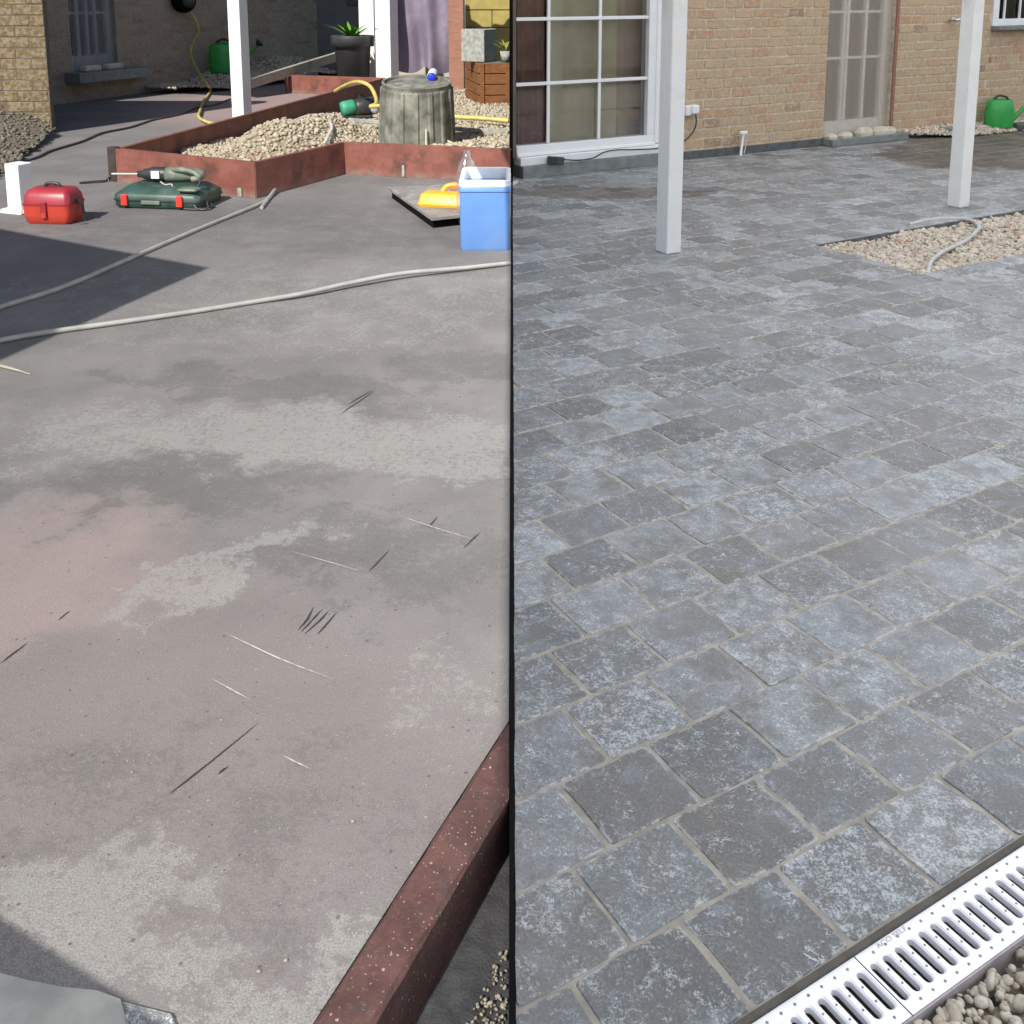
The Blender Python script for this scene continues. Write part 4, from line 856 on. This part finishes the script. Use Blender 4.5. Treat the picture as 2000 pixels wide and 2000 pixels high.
# ---- loose grit on the slab
V, F = ico(1)
for i, (u, v, s) in enumerate(((689, 1606, .0042), (558, 1878, .004), (505, 1899, .004), (258, 1509, .0032), (262, 1488, .0026), (297, 1491, .0022), (896, 774, .006), (616, 1531, .0016), (173, 1391, .0016), (330, 1212, .0016), (60, 1712, .0025), (842, 833, .005), (845, 836, .004), (728, 815, .005), (735, 819, .004), (640, 1532, .0015), (980, 974, .003))):
    p = G(u, v); mb = MB().add([tuple(x * (1, .8, .7) * (1 + .2 * random.uniform(-1, 1))) for x in V], [tuple(int(a) for a in f) for f in F], True, (random.random(), .3, .9, 0))
    o = mb.build('grit', MT['pebM'], conc, loc=(p.x, p.y, s * .4)); o.scale = (s, s, s)
# ---- blue cool box
cy_ = G(945, 491).y; cw = .282
cb = thing('cool_box', 'open blue cool box with white lining next to the black dividing strip', 'cool box', (-.006 - cw / 2, cy_ + .235, 0))
hx, hy = cw / 2, .225
MB().loft([rrect(hx - .012, hy - .012, .02, 0), rrect(hx - .007, hy - .007, .022, .012), rrect(hx - .004, hy - .004, .022, .318), rrect(hx - .004, hy - .004, .022, .322)], True).build('body', MT['blue'], cb)
MB().loft([rrect(hx, hy, .024, .326), rrect(hx, hy, .024, .352), rrect(hx - .004, hy - .004, .024, .356)], True, cap1=False).build('band', MT['blue'], cb)
MB().loft([rrect(hx - .003, hy - .003, .024, .356), rrect(hx - .002, hy - .002, .024, .385), rrect(hx - .012, hy - .012, .022, .39), rrect(hx - .026, hy - .026, .02, .386), rrect(hx - .032, hy - .032, .02, .14)], False, cap0=False).build('lining', MT['liner'], cb)
MB().box((.04, hy - .034, .30), (.05, .012, .02), bev=.004).build('clip', MT['blackpl'], cb)
# ---- clear jug behind it
jp = PY(912, 330, 6.22); single(MB().lathe([(0, 0), (.058, .004), (.064, .03), (.06, .09), (.065, .14), (.058, .2), (.064, .26), (.06, .33), (.045, .38), (.022, .415), (.02, .45), (.0, .452)], 18, None, True, None, lambda a, i: 1 + .07 * math.sin(3 * a + i)), 'water_jug', MT['clear'], 'crumpled clear plastic bottle standing behind the blue cool box', 'bottle', loc=(jp.x, jp.y, 0))
# ---- board, tray, float
bpoly = [Vector((-.85, 7.05)), Vector((-.475, 6.07)), Vector((-.06, 6.28)), Vector((-.33, 7.2))]; bc = Vector((-.4, 6.6))
single(MB().prism([tuple((p - bc) * .93) for p in bpoly], 0, .05), 'tray', MT['black'], 'black tray under the stained board by the cool box', 'tray', loc=(bc.x, bc.y, 0))
bo = MB(); bo.prism([tuple(p - bc) for p in bpoly], .051, .072); single(bo, 'board', MT['board'], 'stained grey board lying by the blue cool box', 'board', loc=(bc.x, bc.y, 0), bevel=.003)
ft = thing('sponge_float', 'yellow sponge float lying on the stained board', 'trowel', (*PY(873, 405, 6.42).xy, .073), R(-14))
MB().loft([rrect(.165, .075, .02, 0), rrect(.17, .08, .02, .012), rrect(.168, .078, .02, .016), rrect(.155, .066, .02, .075), rrect(.14, .052, .02, .083)], True).build('pad', MT['yellow'], ft)
MB().loft([rrect(.172, .082, .02, .012), rrect(.172, .082, .02, .02)], True).build('rim', MT['yellow'], ft)
MB().tube([(-.04, .03, .08), (-.01, .05, .115), (.06, .06, .12), (.1, .05, .085)], .016, 8, sub=4).build('handle', MT['yellow'], ft)
sp_ = PY(893, 375, 6.62); single(MB().box((0, 0, .045), (.1, .1, .09), bev=.012), 'brick_piece', MT['redpost'], 'small red brown block behind the yellow float', 'block', loc=(sp_.x + .01, sp_.y, .073))
# ---- upturned mortar tub with spray bottle
tu = thing('mortar_tub', 'upturned grey ribbed mortar tub on the gravel', 'tub', (*G(815, 288, .11).xy, .10), 0); tu.rotation_euler = (R(7), R(1), 0)
NR = 160
def rib(a, i): return 1 + (.028 if (i in (2, 3, 4) and (a * 17 / 6.2832) % 1 < .22) else 0)
MB().lathe([(.33, -.06), (.335, -.02), (.31, .0), (.285, .52), (.28, .535), (.282, .548), (.285, .565), (.272, .572), (.262, .566), (.258, .545)], NR, None, False, None, lambda a, i: 1 + (.045 if (2 <= i <= 3 and (a * 16 / 6.2832) % 1 < .3) else 0)).build('shell', MT['tub'], tu)
MB().lathe([(.26, .545), (.12, .548), (.105, .557), (.09, .557), (.08, .550), (.0, .55)], 40).build('underside', MT['tub'], tu)
MB().tube([(.1, -.305, .25), (.105, -.33, .1), (.15, -.35, .03), (.25, -.33, .0), (.31, -.24, .02), (.305, -.2, .1), (.25, -.16, .12)], .0075, 6, sub=4).build('handle', MT['palestone'], tu)
sbq = PY(843, 152, 8.72); sbt = thing('spray_bottle', 'small white bottle with blue cap lying on the upturned tub', 'bottle', (sbq.x, sbq.y, sbq.z - .035)); rxm = Matrix.Rotation(R(97), 4, 'X')
MB().lathe([(0, -.2), (.036, -.195), (.04, -.17), (.04, -.03), (.036, 0)], 16, Matrix.Translation((0, 0, .042)) @ rxm).build('body', MT['bottle'], sbt)
MB().lathe([(.033, 0), (.033, .03), (.028, .035), (.0, .035)], 16, Matrix.Translation((0, 0, .042)) @ rxm).build('cap', MT['bluecap'], sbt)
# ---- pump and yellow hoses
pp = G(690, 226, .12); pu = thing('garden_pump', 'green and black pump on the gravel behind the mound', 'pump', (pp.x, pp.y + .1, .09), R(20))
MB().lathe([(0, 0), (.075, .0), (.085, .03), (.085, .13), (.07, .15), (0, .155)], 16, Matrix.Translation((-.14, 0, .085)) @ Matrix.Rotation(R(80), 4, 'Y')).build('pump_head', MT['pump'], pu)
MB().lathe([(0, 0), (.08, .0), (.095, .03), (.095, .2), (.07, .23), (0, .235)], 16, Matrix.Translation((.0, 0, .1)) @ Matrix.Rotation(R(85), 4, 'Y')).build('motor', MT['blackpl'], pu)
MB().box((.07, 0, .21), (.05, .05, .08), bev=.01).build('outlet', MT['blackpl'], pu); MB().box((.03, 0, .01), (.3, .14, .03), bev=.006).build('foot', MT['blackpl'], pu); MB().lathe([(0, 0), (.05, 0), (.05, .05), (0, .05)], 14, Matrix.Translation((.2, -.06, .08)) @ Matrix.Rotation(R(70), 4, 'X')).build('end_cap', MT['block'], pu)
yh = [PY(655, 178, 11.2), PY(678, 165, 10.9), PY(700, 160, 10.6), PY(722, 168, 10.4), PY(734, 190, 10.2), PY(734, 203, 9.9), PY(724, 208, 9.8), PY(748, 206, 9.75)]
single(MB().tube(yh, .020, 8, sub=5), 'garden_hose', MT['yhose'], 'yellow hose arching over the steel edging to the pump', 'hose')
yr = [PY(870, 226, 9.9), PY(900, 229, 9.8), PY(950, 232, 9.75), PY(993, 236, 9.7)]; single(MB().tube(yr, .022, 8, sub=4), 'garden_hose', MT['yhose'], 'yellow hose on the gravel right of the mortar tub', 'hose')
A_, B_ = PY(680, 234, 9.3), PY(993, 260, 9.1); d_ = B_ - A_; single(MB().box((0, 0, 0), (d_.length, .04, .035), bev=.005), 'metal_rail', MT['block'], 'grey metal rail lying on the gravel behind the mortar tub', 'rail', loc=tuple((A_ + B_) / 2), rot=(0, -math.asin(d_.z / d_.length), math.atan2(d_.y, d_.x)))
# ---- plant pot
def leaves(mb, c, n, L, wd, rnd, up=.9, seed=1):
    rr = random.Random(seed)
    for i in range(n):
        a = rr.uniform(0, 6.28); t = rr.uniform(.15, .6); l = L * rr.uniform(.6, 1.1); d = Vector((math.cos(a) * math.sin(t), math.sin(a) * math.sin(t), math.cos(t) * up)); s = Vector((-math.sin(a), math.cos(a), 0)) * wd
        P = [Vector(c) + d * l * f + Vector((math.cos(a), math.sin(a), -.6)) * (l * .45 * f * f) for f in (0, .35, .7, 1)]; W_ = (.5, 1, .7, .05)
        vs = [q - s * k for q, k in zip(P, W_)] + [q + s * k + Vector((0, 0, .0)) for q, k in zip(P, W_)]
        mb.add(vs, [(j, j + 1, j + 5, j + 4) for j in range(3)], True)
    return mb
pt = PY(690, 143, 14.75); pot = thing('plant_pot', 'big anthracite plant pot with a small green plant behind the steel edging', 'plant pot', (pt.x, pt.y, 0))
zt = PY(690, 69, 14.75).z
MB().lathe([(0, 0), (.21, .0), (.25, zt - .16), (.255, zt - .155), (.298, zt - .15), (.302, zt - .01), (.298, zt), (.27, zt - .005), (.26, zt - .06), (0, zt - .06)], 32).build('pot', MT['pot'], pot)
leaves(MB(), (-.02, 0, zt - .08), 26, .42, .03, 1, seed=3).build('leaves', MT['leaf'], pot)
# ---- long weathered plank
A_, B_ = PY(480, 158, 13.6), PY(660, 103, 15.4); d_ = B_ - A_
single(MB().box((0, 0, 0), (d_.length, .06, .13), bev=.006), 'plank', MT['plank'], 'long weathered plank propped behind the red steel edging', 'plank', loc=tuple((A_ + B_) / 2 - Vector((0, 0, .05))), rot=(0, -math.asin(d_.z / d_.length), math.atan2(d_.y, d_.x)))
A_, B_ = PY(472, 165, 13.4), PY(485, 168, 13.4)
# ---- back of the garden: plaster wall, dark door, mauve cloth, post, ochre block wall
bw = thing('rear_wall', 'beige plastered wall behind the white posts', 'wall', (-2.0, 17.2, 0))
MB().box((.62, .1, 1.4), (1.5, .2, 2.8)).build('wall', MT['plaster'], bw); MB().box((-.75, .12, 1.4), (.85, .16, 2.8)).build('wall', MT['greydoor'], bw)
MB().box((-.52, .03, 1.5), (.3, .03, .7)).build('door_panel', MT['pot'], bw, bevel=.01); MB().box((-.36, .035, 1.4), (.05, .05, 2.7)).build('door_frame', MT['greydoor'], bw)
cp = PY(828, 137, 14.9); x0, x1 = PY(774, 60, 14.9).x, PY(884, 60, 14.9).x
def cloth():
    cols, rows = 40, 30; vs = []; ztop = 2.6; zb = .28
    for j in range(rows + 1):
        t = j / rows; z = zb + (ztop - zb) * t
        for i in range(cols + 1):
            s = i / cols; pin = .10 * max(0, 1 - t * 3) * math.sin(math.pi * 2 * s); x = x0 + (x1 - x0) * s + pin * .6
            y = 14.9 + .05 * math.sin(s * 7 + 1.5 * t) + .035 * math.sin(s * 17 + 4 * t) - .10 * max(0, 1 - t * 3.5) * math.cos(s * 9) + .03 * math.sin(9 * t + 3 * s)
            vs.append((x, y, z - .05 * math.sin(s * 9) * (1 - t)))
    w_ = cols + 1; return MB().add(vs, [(j * w_ + i, j * w_ + i + 1, (j + 1) * w_ + i + 1, (j + 1) * w_ + i) for j in range(rows) for i in range(cols)], True)
single(cloth(), 'hanging_cloth', MT['cloth'], 'mauve cloth hanging behind the upturned tub', 'cloth')
rp = PY(893, 150, 14.6); single(MB().box((0, 0, 1.5), (.21, .12, 3.0), bev=.008), 'timber_post', MT['redpost'], 'reddish timber post between the mauve cloth and the ochre wall', 'post', loc=(rp.x, rp.y, 0), rot=-.12)
ow = thing('block_wall', 'ochre yellow block wall behind the wooden planter', 'wall', (-.005, 16.6, 0))
oL = (910 - 1000) / FPX * 16.6; MB().box((oL / 2, .12, 1.4), (-oL, .2, 2.8)).build('wall', MT['plaster'], ow)
r_ = 0; z = 0
while z < 2.6:
    for (xa, xb) in (((oL, oL * .42), (oL * .42, -.004)) if r_ % 2 else ((oL, -.004),)):
        MB().box(((xa + xb) / 2, .005, z + .135), (xb - xa - .012, .04, .258), bev=.006).build('block', MT['ochre'], ow)
    z += .272; r_ += 1
# ---- wooden planter, concrete block, potted plant
plo = Vector((-.395, 12.6)); pa = R(12)
pn = thing('wooden_planter', 'brown slatted wooden planter at the back by the black dividing upright', 'planter', (plo.x, plo.y, .02), pa)
PW, PD, PH = .375, .95, .52
MB().box((PW / 2, PD / 2, PH / 2), (PW - .05, PD - .05, PH - .02)).build('planter_core', MT['soil'], pn)
for i in range(4):
    z = .06 + i * .13
    MB().box((PW / 2, .0, z), (PW, .024, .12), bev=.004).build('slat', MT['planter'], pn); MB().box((.0, PD / 2 + .013, z), (.024, PD, .12), bev=.004).build('slat', MT['planter'], pn)
for x, y in ((.035, -.018), (PW - .03, -.018)): MB().box((x, y, PH / 2), (.05, .018, PH - .01), bev=.003).build('corner_batten', MT['planter'], pn)
bk = PY(938, 109, 12.85); cbk = thing('concrete_block', 'grey hollow concrete block on the wooden planter', 'block', (bk.x + .0, bk.y + .1, .02 + PH - .005), R(-24))
bz = PY(938, 56, 12.85).z - .02 - PH
MB().box((-.02, 0, bz / 2), (.31, .36, bz), bev=.008).build('block', MT['block'], cbk)
for yy in (-.08, .08): MB().box((-.02, yy, bz + .001), (.17, .1, .008)).build('cell', MT['plinth'], cbk)
gp = PY(988, 108, 12.75); gpt = thing('potted_plant', 'small plant in a grey pot on the planter, right of the concrete block', 'plant', (gp.x - .005, gp.y + .12, .02 + PH - .005))
MB().lathe([(0, 0), (.05, 0), (.068, .13), (.062, .13), (.055, .11), (0, .11)], 20).build('pot', MT['block'], gpt)
leaves(MB(), (0, 0, .1), 30, .28, .012, 1, seed=8).build('leaves', MT['leafY'], gpt)
# ---- hose reel with yellow hose, watering can, on and by the shaded house
tt, zz_ = WL(348, 8); hr = thing('hose_reel', 'black hose reel on the shaded brick wall', 'hose reel', (*wlp(tt, .09), zz_ + .05), R(68))
for rr_, yy in ((.14, -.06), (.155, -.02), (.15, .03), (.13, -.03), (.12, .01)): MB().tube([(rr_ * 1.25 * math.cos(a), yy, rr_ * math.sin(a)) for a in np.linspace(0, 6.2832, 25)], .022, 6, cap=False).build('hose_coil', MT['black'], hr)
MB().lathe([(0, 0), (.11, 0), (.11, .12), (0, .12)], 18, Matrix.Rotation(R(90), 4, 'X')).build('drum', MT['blackpl'], hr)
yl = [Vector((*wlp(tt + .08, .1), zz_ - .05)), Vector((*wlp(tt + .2, .18), zz_ - .35))]
yl += [PY(372, 100, 15.2), PY(387, 140, 14.7), PY(405, 165, 14.0)]; yl += [Vector((*G(411, 182).xy, .03)), Vector((*G(396, 205).xy, .03)), Vector((*G(391, 222).xy, .03)), Vector((*G(388, 232).xy, .03)), Vector((*G(398, 241).xy, .03)), Vector((*G(425, 248).xy, .03)), Vector((*G(470, 243).xy, .03))]
single(MB().tube(yl, .017, 8, sub=5), 'garden_hose', MT['yhose'], 'yellow hose hanging from the reel and lying on the slab by the white post', 'hose')
def watering_can(root, s, spout=1, lean=0):
    MB().lathe([(0, 0), (.15 * s, 0), (.155 * s, .01 * s), (.15 * s, .2 * s), (.13 * s, .30 * s), (.11 * s, .32 * s), (.105 * s, .31 * s), (.12 * s, .28 * s)], 24, Matrix.Diagonal((1.1, .72, 1, 1))).build('body', MT['can'], root)
    if spout: MB().tube([(spout * .14 * s, 0, .07 * s), (spout * .22 * s, 0, .15 * s), (spout * .36 * s, 0, .3 * s)], [.035 * s, .024 * s, .018 * s], 10, sub=3).build('spout', MT['can'], root)
    if spout: MB().lathe([(.018 * s, 0), (.05 * s, .05 * s), (.048 * s, .06 * s), (0, .062 * s)], 16, Matrix.Translation((spout * .35 * s, 0, .29 * s)) @ Matrix.Rotation(R(48 * spout), 4, 'Y')).build('rose', MT['blackpl'], root)
    MB().tube([(-.1 * s, 0, .3 * s), (-.02 * s, 0, .36 * s), (.07 * s, 0, .34 * s), (.09 * s, 0, .3 * s)], .013 * s, 8, sub=4).build('handle', MT['blackpl'], root)
tt, zq = WL(405, 104); wp = wlp(tt, .3); wc = thing('watering_can', 'green watering can in the shade by the back left house', 'watering can', (*wp, hS(*wp) + .0), R(10)); watering_can(wc, 1.35, 1)

# ================================================================== OBJECTS, RIGHT SIDE
hq = [(1813, 531), (1816, 517), (1829, 502), (1848.5, 489.5), (1885.5, 472), (1908, 452), (1911, 443), (1894, 431), (1848.5, 428), (1810, 432), (1775, 440)]
single(MB().tube([Vector((*G(u, v).xy, .004 if i else -.02)) for i, (u, v) in enumerate(hq)], .0115, 10, sub=6), 'hose', MT['ghose'], 'short grey hose curling over the gravel bed in the paving', 'hose')
def onwall(a, z, y=0.0): return Vector(HO).to_3d() + Vector((*(dA * (a - 5) + dB * y), z))
so = thing('wall_socket', 'white outdoor socket on the brick wall beside the white post', 'socket', tuple(onwall(5.655, .385, -.0)), AZ_R)
MB().box((-.035, -.03, .03), (.06, .05, .085), bev=.008).build('box', MT['pvc'], so); MB().box((.02, -.045, .04), (.075, .07, .075), bev=.01).build('cover', MT['pvc'], so)
MB().tube([(.03, -.06, .0), (.04, -.06, -.06), (.03, -.05, -.13), (-.03, -.04, -.2), (-.11, -.04, -.24)], .006, 7, sub=5).build('cord', MT['blackpl'], so)
pf = thing('standpipe', 'thin white stub pipe standing by the dark plinth', 'pipe', tuple(onwall(6.2, 0, -.07)), AZ_R)
MB().tube([(-.03, -.02, 0), (.0, 0, .1), (.012, .0, .19)], .012, 8).build('pipe', MT['pvc'], pf); MB().box((.012, 0, .195), (.075, .03, .03), bev=.006).build('cap', MT['pvc'], pf); MB().tube([(.04, .0, .19), (.025, -.02, .1), (-.0, -.03, .02)], .006, 6, sub=3).build('cord', MT['ghose'], pf)
ps_ = thing('power_strip', 'small black power block on the white window sill', 'power block', tuple(onwall(4.275, .088, -.088)), AZ_R)
MB().box((0, -.03, .035), (.13, .05, .055), Matrix.Rotation(R(8), 3, 'Y'), bev=.005).build('block', MT['blackpl'], ps_)
MB().tube([(.06, -.03, .035), (.2, -.035, .02), (.34, -.035, .025), (.45, -.03, .062), (.58, -.025, .07), (.72, -.025, .06), (.95, -.03, .05), (1.05, -.03, .06)], .0055, 7, sub=5).build('cord', MT['blackpl'], ps_)
tpz = thing('garden_tap', 'small metal tap on the brick wall right of the netted door', 'tap', tuple(onwall(8.9, 1.10)), AZ_R)
MB().tube([(0, .0, .01), (0, -.07, .01), (.05, -.09, .012), (.06, -.09, -.04)], .014, 8, sub=3).build('spout', MT['steel'], tpz); MB().box((-.03, -.06, .02), (.06, .03, .03), bev=.008).build('valve', MT['steel'], tpz)
for i, (a, w_, hh) in enumerate(((7.29, .10, .05), (7.47, .16, .045), (7.72, .2, .075), (7.93, .18, .07), (8.06, .13, .06))):
    o = thing('limestone', ('pale stone at the left jamb of the netted door', 'low pale stone second from the left under the fly net', 'largest pale stone in the middle of the netted door step', 'pale stone second from the right on the netted door step', 'pale stone at the right jamb of the netted door')[i], 'stone', tuple(onwall(a, .064, -.055)), AZ_R + random.uniform(-.2, .2), 'stones holding down the fly net')
    MB().loft([rrect(w_ / 2, .04, .02, 0), rrect(w_ / 2 + .003, .043, .02, hh * .45), rrect(w_ / 2 - .03, .03, .018, hh)], False).build('stone', MT['palestone'], o)
q = AB(9.52, 6.56); wc2 = thing('watering_can', 'bright green watering can on the gravel by the buff brick wall', 'watering can', (*q, .04), R(4)); watering_can(wc2, .88, 1)
for i, (a, b, L, w_, lab) in enumerate(((8.95, 6.62, .42, .2, 'flat grey slab on the gravel left of the second white post'), (9.75, 6.45, .2, .12, 'small dark stone on the gravel below the watering can'), (10.5, 6.45, .34, .16, 'pale rough stone on the gravel at the right edge'))):
    q = AB(a, b); o = MB(); piece(o, [(-L / 2, -w_ / 2), (L / 2, -w_ / 2), (L / 2 * .8, w_ / 2), (-L / 2 * .9, w_ / 2)], 0, .012, .02, (.5, .3, .3), .012, lambda x, y, z: (x, y, z), .05 + .05 * (i == 2))
    o.build('flat_stone', (MT['stone'], MT['plinth'], MT['palestone'])[i], loc=(*q, .03), rot=AZ_R, label=lab, cat='stone')
q0 = AB(10.25, 6.62); q1_ = AB(10.9, 6.6); single(MB().tube([(*q0, .09), ((q0[0] + q1_[0]) / 2, (q0[1] + q1_[1]) / 2, .14), (*q1_, .22)], .014, 8, sub=4), 'hose', MT['ghose'], 'end of a grey hose by the house at the right edge', 'hose')
